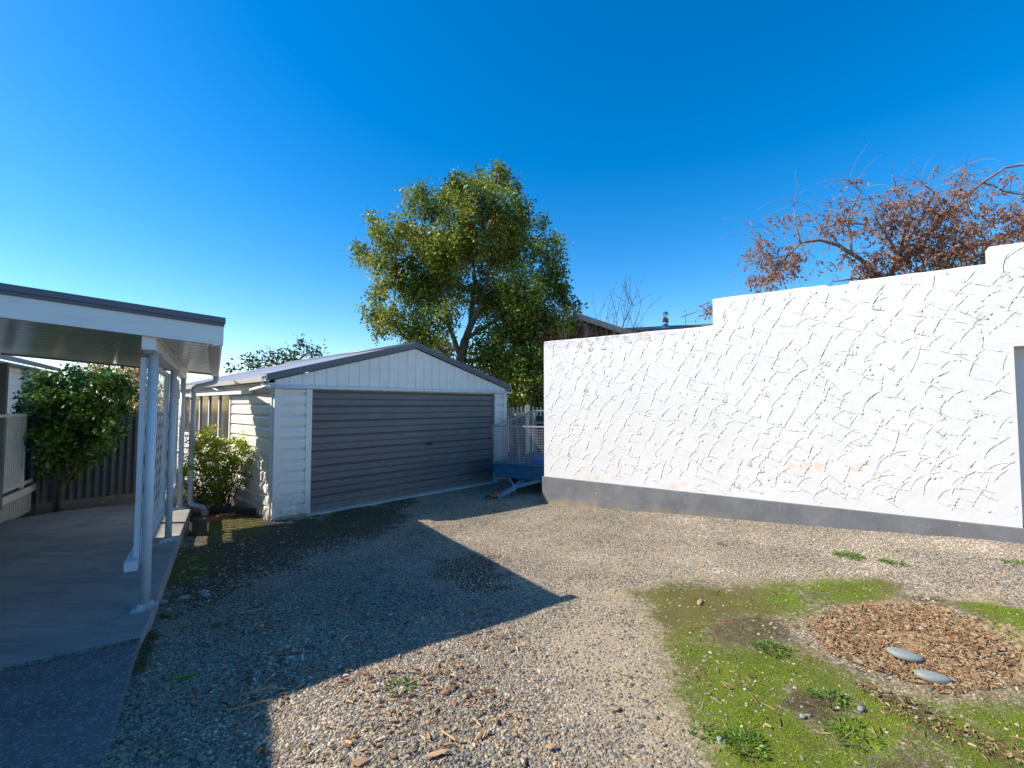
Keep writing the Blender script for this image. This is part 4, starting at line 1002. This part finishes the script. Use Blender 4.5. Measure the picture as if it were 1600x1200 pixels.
# ---- scattered stuff with geometry nodes
def scatter(name, label, dens, dmax, sizes, mt, shape, sink=0., seed=1, tilt=.3):
    keep = dens.reshape(-1)[ff].max(1) > .02
    f2 = ff[keep]; used, inv_ = np.unique(f2, return_inverse=True); f2 = inv_.reshape(-1,4)
    me = gridmesh(name, vv[used], f2, dict(dens=dens.reshape(-1)[used]))
    o = bpy.data.objects.new(name, me); COL.objects.link(o); tag(o, kind='stuff')
    ng = bpy.data.node_groups.new(name, 'GeometryNodeTree')
    ng.interface.new_socket('Geometry', in_out='INPUT', socket_type='NodeSocketGeometry'); ng.interface.new_socket('Geometry', in_out='OUTPUT', socket_type='NodeSocketGeometry')
    nd = ng.nodes; lk = ng.links
    gi = nd.new('NodeGroupInput'); go = nd.new('NodeGroupOutput')
    dp_ = nd.new('GeometryNodeDistributePointsOnFaces'); dp_.inputs['Seed'].default_value = seed
    na = nd.new('GeometryNodeInputNamedAttribute'); na.data_type = 'FLOAT'; na.inputs['Name'].default_value = 'dens'
    mu = nd.new('ShaderNodeMath'); mu.operation = 'MULTIPLY'; mu.inputs[1].default_value = dmax
    lk.new(na.outputs['Attribute'], mu.inputs[0]); lk.new(mu.outputs[0], dp_.inputs['Density']); lk.new(gi.outputs[0], dp_.inputs['Mesh'])
    ins = nd.new('GeometryNodeInstanceOnPoints'); lk.new(dp_.outputs['Points'], ins.inputs['Points'])
    if shape == 'pebble':
        pr_ = nd.new('GeometryNodeMeshIcoSphere'); pr_.inputs['Subdivisions'].default_value = 2; pr_.inputs['Radius'].default_value = 1
        sp2 = nd.new('GeometryNodeSetPosition'); nn_ = nd.new('ShaderNodeTexNoise'); nn_.inputs['Scale'].default_value = 1.1
        sb_ = nd.new('ShaderNodeVectorMath'); sb_.operation = 'SUBTRACT'; sb_.inputs[1].default_value = (.5,.5,.5)
        sc_ = nd.new('ShaderNodeVectorMath'); sc_.operation = 'SCALE'; sc_.inputs['Scale'].default_value = 1.3
        lk.new(nn_.outputs['Color'], sb_.inputs[0]); lk.new(sb_.outputs[0], sc_.inputs[0]); lk.new(sc_.outputs[0], sp2.inputs['Offset']); lk.new(pr_.outputs['Mesh'], sp2.inputs['Geometry'])
        src = sp2.outputs[0]
        ss = nd.new('GeometryNodeSetShadeSmooth'); lk.new(src, ss.inputs[0]); src = ss.outputs[0]
    else:
        pr_ = nd.new('GeometryNodeMeshCone'); pr_.inputs['Vertices'].default_value = 3; pr_.inputs['Radius Bottom'].default_value = .22; pr_.inputs['Radius Top'].default_value = 0; pr_.inputs['Depth'].default_value = 1
        src = pr_.outputs['Mesh']
    smt = nd.new('GeometryNodeSetMaterial'); smt.inputs['Material'].default_value = mt; lk.new(src, smt.inputs[0]); lk.new(smt.outputs[0], ins.inputs['Instance'])
    rs = nd.new('FunctionNodeRandomValue'); rs.data_type = 'FLOAT_VECTOR'; rs.inputs['Min'].default_value = sizes[0]; rs.inputs['Max'].default_value = sizes[1]; rs.inputs['Seed'].default_value = seed+5
    lk.new(rs.outputs['Value'], ins.inputs['Scale'])
    rr_ = nd.new('FunctionNodeRandomValue'); rr_.data_type = 'FLOAT_VECTOR'; rr_.inputs['Min'].default_value = (-tilt,-tilt,0); rr_.inputs['Max'].default_value = (tilt,tilt,6.28); rr_.inputs['Seed'].default_value = seed+9
    e2r = nd.new('FunctionNodeEulerToRotation'); lk.new(rr_.outputs['Value'], e2r.inputs[0]); lk.new(e2r.outputs[0], ins.inputs['Rotation'])
    lk.new(ins.outputs[0], go.inputs[0])
    md_ = o.modifiers.new('scatter', 'NODES'); md_.node_group = ng
    me.materials.append(mt)
    if label: o['label'] = label
    return o
def instmat(name, stops, rough=.8, posn=None):
    m, t, b = nt(name); oi = t.nodes.new('ShaderNodeObjectInfo')
    f = oi.outputs['Random']
    if posn:
        n_ = noise(t, posn, 4, .6, oi.outputs['Location']); f = mathn(t,'ADD',mathn(t,'MULTIPLY',f,.85 if rough < .85 else .45),mathn(t,'MULTIPLY',mathn(t,'SUBTRACT',n_,.42 if rough < .85 else .22),.95 if rough > .85 else 1.0))
    t.links.new(ramp(t, f, stops), b.inputs['Base Color']); b.inputs['Roughness'].default_value = rough; b.inputs['Specular IOR Level'].default_value = .3
    return m
M['pebble'] = instmat('gravel_stones', [(0,(.05,.05,.046)),(.2,(.13,.13,.12)),(.42,(.24,.23,.20)),(.6,(.35,.285,.195)),(.74,(.44,.335,.205)),(.84,(.28,.155,.08)),(.9,(.46,.40,.31)),(1,(.62,.56,.46))], .8, 1.1)
M['mossdull'] = instmat('dull_moss_tufts', [(0,(.15,.105,.06)),(.4,(.20,.165,.05)),(.7,(.22,.22,.04)),(1,(.36,.35,.10))], .9, 3.0)
M['mossblade'] = instmat('moss_tufts', [(0,(.10,.08,.025)),(.3,(.12,.13,.018)),(.5,(.14,.22,.012)),(.75,(.25,.38,.012)),(1,(.44,.50,.05))], .9, 2.2)
slabpoly = [(-.65,.28),(-1.885,2.186),(-2.803,3.607),(-4.162,5.774),(-5.276,7.588),(-5.42,7.88),(-6.5,7.58),(-9,5)]
sd_ = polydist(slabpoly+[(-6.5,-4),(2,-4)], GX, GY)
free = (sd_ < -.01)
wallline = ((GX-.6)*.59+(GY-8.466)*.807) < -.035          # in front of rendered wall
wallline = wallline | (GX < .5)
gfr = ((GX+3.71)*(-.742)+(GY-7.131)*.670) < -.03            # in front of garage
gl = (((GX+3.71)*.670+(GY-7.131)*.742) < -.03) | (((GX+3.71)*.670+(GY-7.131)*.742) > W_+.03)
vis = free & wallline & (gfr | gl) & (GY > 1.25) & (GY < 11) & (GX > -5.5) & (GX < 1.2*GY+.8) & (GX > -1.2*GY-.5)
near = np.clip(1.15-(GY-1.5)/9, .28, 1)
gd = vis*(1-.96*sstep((moss-.05)/.4))*(1-.88*sand*(GY<6)-.6*sand*(GY>=6))*(1-.85*soil)*(1-.97*mound)*(1-.9*mdil)*(1-.95*bare_)
gd = gd*(.75+.5*sstep(nz1+.5))*near
gravel = scatter('gravel', 'loose grey and tan driveway gravel', np.clip(gd,0,1), 5600, ((.0045,.0038,.0028),(.0118,.0095,.0065)), M['pebble'], 'pebble', seed=3)
big = scatter('gravel', 'coarser pebbles lying among the gravel', np.clip(vis*(1-.95*mound)*(1-.95*sstep(moss*2))*(1-.6*sand)*np.clip(1.2-(GY-1.5)/5,.12,1),0,1), 260, ((.009,.007,.005),(.020,.015,.009)), M['pebble'], 'pebble', seed=8)
mo = scatter('moss', 'bright green moss and fine grass', np.clip(vis*moss*lush*(.35+.65*sstep(nz2*.7+nz3*.9+.5)),0,1), 20000, ((.004,.004,.005),(.010,.010,.016)), M['mossblade'], 'cone', seed=5, tilt=.7)
mo2 = scatter('moss', 'thin dull olive moss fading into the gravel', np.clip(vis*moss*(1-lush)*(.3+.7*sstep(nz2+.6))*(GX>.2),0,1), 11000, ((.004,.004,.004),(.009,.009,.011)), M['mossdull'], 'cone', seed=6, tilt=.8)
# ---- wood chips and litter: flat slivers, one object each
def slivers(name, label, n, regions, lmin, lmax, wmin, wmax, mt, thick=.004, lift=.008, bias=0, gate=True):
    pts = []
    regs = [(world(r), w) for r, w in regions]
    tot = sum(w for _, w in regs); cen = []
    for poly, w in regs:
        xs_ = [p[0] for p in poly]; ys_ = [p[1] for p in poly]; want = int(n*w/tot); cnt = 0; tries = 0
        ax = []
        while cnt < want and tries < want*30:
            tries += 1
            x, y = random.uniform(min(xs_),max(xs_)), random.uniform(min(ys_),max(ys_))
            ins_ = False
            for i in range(len(poly)):
                (x1,y1),(x2,y2) = poly[i], poly[(i+1)%len(poly)]
                if (y1 > y) != (y2 > y) and x < (x2-x1)*(y-y1)/(y2-y1)+x1: ins_ = not ins_
            if not ins_: continue
            if gate and mnoise.noise((x*2.3,y*2.3,bias)) < random.uniform(-.5,.25): continue
            cen.append((x,y)); cnt += 1
    V = []; Fc = []; T = []
    for (x, y) in cen:
        z = float(gz(x,y))+lift+.010*mnoise.noise((x*1.3+2,y*1.3-2,1.4))
        L_ = random.uniform(lmin,lmax)*random.random()**.6+.01; Wd = random.uniform(wmin,wmax); a = random.uniform(0,6.28); tl_ = random.gauss(0,.14)
        ca, sa = math.cos(a), math.sin(a); h = thick*random.uniform(.6,1.6); n0 = len(V)
        for (p_, w1, w2, dz_) in ((-.5,.35,.35,0),(0,.5,.5,.003),(.5,random.uniform(.1,.4),.2,0)):
            for sgn in (1,-1):
                X = p_*L_; Yy = sgn*Wd*(w1 if sgn > 0 else w2)
                V.append((x+X*ca-Yy*sa, y+X*sa+Yy*ca, z+X*tl_+h+dz_))
            for sgn in (1,-1):
                X = p_*L_; Yy = sgn*Wd*(w1 if sgn > 0 else w2)
                V.append((x+X*ca-Yy*sa, y+X*sa+Yy*ca, z+X*tl_))
        q_ = [(0,1,5,4),(4,5,9,8),(0,4,6,2),(4,8,10,6),(1,3,7,5),(5,7,11,9),(0,2,3,1),(8,9,11,10)]
        Fc += [tuple(i+n0 for i in f) for f in q_]; T += [min(1,max(0,random.gauss(.5,.25)))]*len(q_)
    me = bpy.data.meshes.new(name); me.from_pydata(V, [], Fc); a = me.attributes.new('tint','FLOAT','FACE'); a.data.foreach_set('value', np.array(T,dtype=np.float32)); me.materials.append(mt)
    o = bpy.data.objects.new(name, me); COL.objects.link(o); tag(o, label, kind='stuff'); return o
slivers('wood_chips', 'scattered bark and wood chips on the gravel', 1050, [([(230,1000),(400,920),(620,940),(800,960),(830,1040),(820,1200),(180,1200)],1.0),([(330,960),(600,1000),(800,1040),(800,1190),(440,1200),(260,1100)],.9),([(680,860),(790,860),(820,930),(700,940)],.10),([(640,800),(900,790),(1200,820),(1500,880),(1000,900)],.12),([(270,850),(420,830),(430,900),(300,930)],.12)], .010, .060, .003, .013, M['chips'])
slivers('needle_litter', 'pale thin straws and needles on the moss and gravel', 420, [([(1050,920),(1600,930),(1600,1200),(1110,1200)],1.),([(300,940),(1000,930),(1050,1190),(250,1190)],.4)], .02, .10, .0012, .0035, M['litter'], .002, .012, 4)
slivers('mound_litter', 'brown leaf litter heaped on the bare mound', 5600, [([(1252,972),(1330,946),(1450,946),(1545,983),(1608,1030),(1595,1072),(1480,1088),(1400,1060),(1300,1024)],1.),([(1335,1070),(1400,1085),(1500,1130),(1600,1180),(1600,1200),(1480,1160),(1380,1110)],.035)], .008, .034, .0015, .009, M['litter'], .003, .010, 8, False)
slivers('fallen_leaves', 'brown fallen leaves under the camellia bush', 320, [([(40,800),(70,785),(150,778),(215,772),(260,775),(215,782),(130,795)],1.)], .03, .07, .02, .04, M['litter'], .004, .06, 2)
slivers('dark_litter', 'dark crumbs of bark by the slab edge', 500, [([(250,860),(430,822),(560,835),(430,900),(300,950),(245,975)],1.)], .01, .045, .004, .018, M['chips'], .004, .006, 6)
# clods on the mound
cl = MB()
mp = world([(1252,972),(1330,948),(1450,948),(1545,985),(1605,1030),(1595,1070),(1480,1086),(1400,1060),(1300,1022)])
import bmesh
def lump(mb, c_, r, sq=.7):
    bm = bmesh.new(); bmesh.ops.create_icosphere(bm, subdivisions=2, radius=1)
    ph = random.random()*40; vs = []
    for v in bm.verts:
        n_ = 1+.55*mnoise.noise(v.co*1.3+Vector((ph,0,0)))+.35*mnoise.noise(v.co*3.1+Vector((ph,5,0))); vs.append(Vector((c_[0]+v.co.x*r*n_, c_[1]+v.co.y*r*n_, c_[2]+v.co.z*r*sq*n_)))
    fs = [tuple(v.index for v in f.verts) for f in bm.faces]; bm.free(); mb.add(vs, fs, True)
n_ = 0
while n_ < 380:
    edge = random.random() < .35
    i = random.randrange(len(mp)); a = Vector(mp[i]); b = Vector(mp[(i+1)%len(mp)]); p_ = a.lerp(b, random.random())
    cx, cy = 3.3, 3.0; p_ = p_.lerp(Vector((cx,cy)), random.random()*(.16 if edge else .9)); 
    rr = (.005+.020*random.random()**2.2)*(1.15 if edge else .9); lump(cl, (p_.x,p_.y,float(gz(p_.x,p_.y))+rr*.3), rr); n_ += 1
cl.build('clods', mat('mound_clods', (.27,.20,.105), .95, .4, 14, 90, .6, dirt=(.10,.07,.04), dirtamt=.7), None); bpy.data.objects['clods']['kind'] = 'stuff'; bpy.data.objects['clods']['label'] = 'crumbly soil clods edging the mound'
# ---- river stones
def stone(u, v, L_, W_s, H_, ang, mt, label, up=0, group=None, tilt=0):
    x, y, z = G(u, v); q = MB(); bm = bmesh.new(); bmesh.ops.create_uvsphere(bm, u_segments=24, v_segments=14, radius=1)
    sg = lambda a: math.copysign(abs(a)**.72, a)
    vs = [Vector((w.co.x*L_/2*(1+.08*w.co.y), w.co.y*W_s/2*(1-.1*w.co.x), sg(w.co.z)*H_/2)) for w in bm.verts]; fs = [tuple(w.index for w in f.verts) for f in bm.faces]; bm.free()
    q.add(vs, fs, True); o = q.build('river_stone', mt, None, 0, origin=(0,0,0)); o.location = (x,y,z+H_*.32+up); o.rotation_euler = (0,tilt,ang); tag(o, label, 'stone', group); return o
stone(1414,1031,.175,.10,.05,R(-32),M['stone'],'flat pale grey oval stone on the mound, nearer its middle',.012,None,R(5))
stone(1459,1066,.165,.085,.05,R(-20),M['stone'],'flat pale grey oval stone at the front edge of the mound',.010,None,R(4))
stone(253,946,.09,.06,.03,R(10),M['darkstone'],'dark blue grey stone touching the slab edge by the front post',0.02)
stone(287,939,.10,.06,.03,R(20),M['darkstone'],'oval blue grey stone between slab edge and stacked pair',0.02)
stone(318,930,.09,.06,.03,R(15),M['darkstone'],'blue grey stone at the rear of the close pair on dark soil',0.02)
stone(321,935,.08,.05,.03,R(25),M['darkstone'],'blue grey stone at the front of the close pair on dark soil',0.02)
stone(1345,1113,.04,.028,.02,R(60),M['darkstone'],'small dark pebble lying on green moss',.012)
stone(1254,1125,.03,.028,.02,R(60),M['stone'],'tiny round pebble lying on bright moss left of the mound',.012)
stone(1128,1163,.05,.035,.02,R(-50),M['stone'],'whitish flat pebble at the moss and gravel border',.012)
# ---- bark pieces, twigs, leaves singled out
def chip(name, label, cat, u, v, L_, Wd, ang, tint, bend=.0, h=.007, mt='chips'):
    L_ *= .85; Wd *= .7; tint = min(tint, .8)
    x, y, z = G(u, v); n = 7; vs = []; fs = []
    for i in range(n):
        t_ = i/(n-1)-.5; w = Wd*(1-abs(t_)**2.2*3.2)*.5+.001; off = bend*(t_*t_)*L_; jit = random.gauss(0,Wd*.06)
        for sgn, dz_ in ((1,0),(0,h*.6),(-1,0)): vs.append((t_*L_, sgn*w+off+jit, h+dz_+abs(bend)*.1*t_*L_))
        vs.append((t_*L_, off+jit, 0))
    for i in range(n-1):
        a = 4*i; b = a+4
        fs += [(a,a+1,b+1,b),(a+1,a+2,b+2,b+1),(a+2,a+3,b+3,b+2),(a+3,a,b,b+3)]
    fs += [(0,3,2,1),(4*n-4,4*n-3,4*n-2,4*n-1)]
    me = bpy.data.meshes.new(name); me.from_pydata(vs, [], fs); a = me.attributes.new('tint','FLOAT','FACE'); a.data.foreach_set('value', np.full(len(fs),tint,dtype=np.float32)+rng.normal(size=len(fs)).astype(np.float32)*.03); me.materials.append(M[mt])
    o = bpy.data.objects.new(name, me); COL.objects.link(o); o.location = (x,y,z+.012); o.rotation_euler = (random.gauss(0,.08),random.gauss(0,.05),R(ang)); tag(o, label, cat); return o
chip('bark_piece','pinkish brown bark piece on the moss edge right of the shadow tip','bark',1093,944,.13,.045,60,.62)
chip('bark_piece','rusty red bark flake lit just outside the lower shadow edge','bark',783,997,.09,.03,-5,.35)
chip('bark_piece','long reddish bark strip among chips on sunlit gravel','bark',702,1083,.12,.028,50,.32)
chip('bark_piece','tan bark piece lying at the bottom edge of the sunlit gravel','bark',683,1183,.12,.035,20,.72)
chip('bark_piece','broad orange bark flake cut by the bottom frame edge','bark',562,1196,.08,.05,10,.55)
chip('bark_piece','dark brown flake in the shade near the slab corner','bark',306,950,.06,.03,10,.15)
chip('bark_piece','rusty flake lying in the shade left of centre','bark',437,926,.06,.03,10,.4)
chip('bark_piece','curved orange wood curl at the shadow edge','bark',540,1073,.13,.02,35,.58,.3)
chip('bark_piece','round tan chip on the gravel below the shadow tip','bark',962,1112,.05,.04,10,.66)
chip('bark_piece','yellow orange chip near the bottom right of the bare gravel','bark',860,1172,.055,.04,10,.68)
chip('bark_piece','pale orange chip on bright moss at the bottom','bark',1200,1139,.035,.022,-50,.7)
chip('twig','pale straight twig in the shade near the slab','twig',393,958,.22,.014,33,.8)
chip('twig','long thin pale twig crossing the shaded gravel','twig',392,1106,.26,.010,22,.72)
chip('twig','second long thin twig just above the longest one','twig',405,1083,.20,.010,25,.75)
chip('twig','short upright looking twig in the shade near the bottom','twig',411,1165,.13,.012,70,.7)
chip('twig','pale stick in the shade above the shadow edge','twig',707,993,.13,.015,30,.7)
chip('twig','pale straw on the sunlit gravel near the bottom','twig',700,1155,.11,.008,-35,.95)
chip('twig','short whitish twig near the green weed','twig',546,1101,.06,.012,-25,.95)
chip('fallen_leaf','narrow curled green leaf on shaded gravel','leaf',284,1063,.17,.030,22,.75,.25,.012,'weed')
chip('fallen_leaf','yellow green leaf on dark soil by the slab','leaf',316,894,.10,.030,25,.95,.3,.02,'weed')
chip('fallen_leaf','dull green leaf beside the slab joint','leaf',258,968,.10,.032,0,.35,.1,.02,'weed')
# ---- weeds
def weed(u, v, r, n, label, h=.035):
    x, y, z = G(u, v); cen = []; ds = []
    for k in range(n):
        a = random.uniform(0,6.28); rr = r*random.random()**.6; cen.append((math.cos(a)*rr, math.sin(a)*rr, .004+h*.6*random.random())); ds.append((math.cos(a),math.sin(a),random.uniform(.0,.7)))
    ds = np.array(ds); ds /= np.linalg.norm(ds,axis=1,keepdims=True)
    o = leaves('weed', np.array(cen), .020, M['weed'], None, .5, rng.random(n)*.8, ds); o.location = (x,y,z); tag(o, label, 'weed'); return o
weed(1326,870,.13,420,'low spreading green weed on gravel near the white wall, larger left one')
weed(1384,879,.055,100,'small green weed just right of the larger weed by the white wall')
weed(1404,883,.065,120,'second small green weed, nearer the right side of the wall')
weed(1584,881,.075,120,'small green weed at the right edge of the photo by the plinth')
weed(1127,852,.05,60,'dry yellowish weed tuft on gravel in front of the wall')
weed(628,1077,.085,140,'bright green weed on the sunlit gravel near the shadow corner')
weed(1165,1170,.10,300,'vivid green weed clump at the bottom among moss',.05)
weed(1297,1095,.09,180,'dark green weed tuft in the moss left of the dry streak')
weed(1205,1018,.10,220,'fresh green grass tuft in the moss left of the mound',.05)
weed(1330,1150,.11,140,'flat rosette weed in the moss below the dry streak',.03)
weed(1100,1150,.06,80,'greyish green weed on the gravel border at the bottom')
# ---- moss in the slab joint
jc = []; jd = []
for k in range(1000):
    q_ = random.random()**1.3*1.5; w_ = random.gauss(0,.010+.012*max(0,1-q_*1.2))
    jc.append((-2.63-.838*q_+.5457*w_, 3.300-.5457*q_-.838*w_, .139+random.uniform(0,.008))); jd.append((random.gauss(0,.5),random.gauss(0,.5),1))
for k in range(1500):
    q_ = random.random(); x_ = -2.78+.40*q_+random.gauss(0,.02)+.03; y_ = 3.57-.62*q_+random.gauss(0,.02); jc.append((x_,y_,float(gz(x_,y_))+random.uniform(0,.03))); jd.append((random.gauss(0,.5),random.gauss(0,.5),1))
jd = np.array(jd); jd /= np.linalg.norm(jd,axis=1,keepdims=True)
o = leaves('joint_moss', np.array(jc), .010, leafmat('joint_moss_colours', [(0,(.05,.045,.02)),(.5,(.10,.11,.02)),(1,(.17,.19,.03))], .2, .9), None, .5, None, jd)
tag(o, 'thin green moss growing along the slab joint and edge', kind='stuff')
# ---- stump and bricks by the downpipe
x, y, z = G(302,838); q = MB(); ang_ = R(20)
nseg = 14; vs = []; 
for zz, rr in ((0,.115),(.06,.11),(.20,.105),(.235,.10)):
    for k in range(nseg):
        a = 2*math.pi*k/nseg; r2 = rr*(1+.10*mnoise.noise((math.cos(a)*1.5,math.sin(a)*1.5,zz*2))); vs.append((r2*math.cos(a), r2*math.sin(a), zz))
fs = [(i*nseg+k, i*nseg+(k+1)%nseg, (i+1)*nseg+(k+1)%nseg, (i+1)*nseg+k) for i in range(3) for k in range(nseg)]+[tuple(3*nseg+k for k in range(nseg))]
q.add(vs, fs, False); o = q.build('timber_stump', M['stump'], None, .006, origin=(0,0,0)); o.location = (x,y+.1,z-.02); tag(o, 'short dark weathered stump beside the downpipe outlet', 'stump')
bp = [(328,814),(342,811),(356,808)]
lbls = ['red brick edging the shrub bed, leftmost beside the stump','red brick edging the shrub bed, middle of the three','red brick edging the shrub bed, rightmost nearest the garage']
for i, (u, v) in enumerate(bp):
    x, y, z = G(u, v); q = MB(); q.box(-.11,.11,-.045,.045,0,.075); o = q.build('brick', M['brick'], None, .006, origin=(0,0,0)); o.location = (x,y,z-.01); o.rotation_euler = (random.gauss(0,.04),0,R(42)+random.gauss(0,.05)); tag(o, lbls[i], 'brick', 'bricks edging the shrub bed')
a = Vector(G(330,803)); b = Vector(G(400,806)); q = MB(); q.bar(Vector((0,0,.09)), (b-a)+Vector((0,0,.07)), .05, .10); o = q.build('edging_board', M['darktimber'], None, .006, origin=(0,0,0)); o.location = a; tag(o, 'dark timber edging board along the shrub bed by the garage', 'edging')
# ==================================================================== WORLD, SUN, CAMERA
SV = Vector((-1.25,-.09,1)).normalized(); el = math.asin(SV.z)
wd = bpy.data.worlds.new("World"); S.world = wd; wd.use_nodes = True
t = wd.node_tree; bgd = t.nodes['Background']
sk = t.nodes.new('ShaderNodeTexSky'); sk.sky_type = 'NISHITA'; sk.sun_disc = False; sk.sun_elevation = el; sk.sun_rotation = math.atan2(SV.x, SV.y)
sk.air_density = 1.0; sk.dust_density = .3; sk.ozone_density = 2.5; sk.altitude = 0
hs_ = t.nodes.new('ShaderNodeHueSaturation'); hs_.inputs['Saturation'].default_value = 1.48; hs_.inputs['Value'].default_value = .82; hs_.inputs['Hue'].default_value = .501
t.links.new(sk.outputs[0], hs_.inputs['Color']); t.links.new(hs_.outputs[0], bgd.inputs[0]); bgd.inputs[1].default_value = .15
sun = bpy.data.lights.new('sun', 'SUN'); sun.energy = 4.3; sun.angle = R(.53); sun.color = (1,.91,.78)
so = bpy.data.objects.new('sun', sun); COL.objects.link(so); so.rotation_euler = SV.to_track_quat('Z','Y').to_euler(); so.location = (-10,0,10)
cam = bpy.data.cameras.new('camera'); cam.sensor_width = 36; cam.lens = 36*F/1600; cam.clip_end = 1000; cam.clip_start = .05
co = bpy.data.objects.new('camera', cam); COL.objects.link(co); co.location = (0,0,CH); co.rotation_euler = (math.pi/2+PITCH,0,0); S.camera = co
S.view_settings.view_transform = 'Standard'; S.view_settings.look = 'None'; S.view_settings.exposure = .85; S.view_settings.gamma = 1
S.render.resolution_x = 1024; S.render.resolution_y = 768
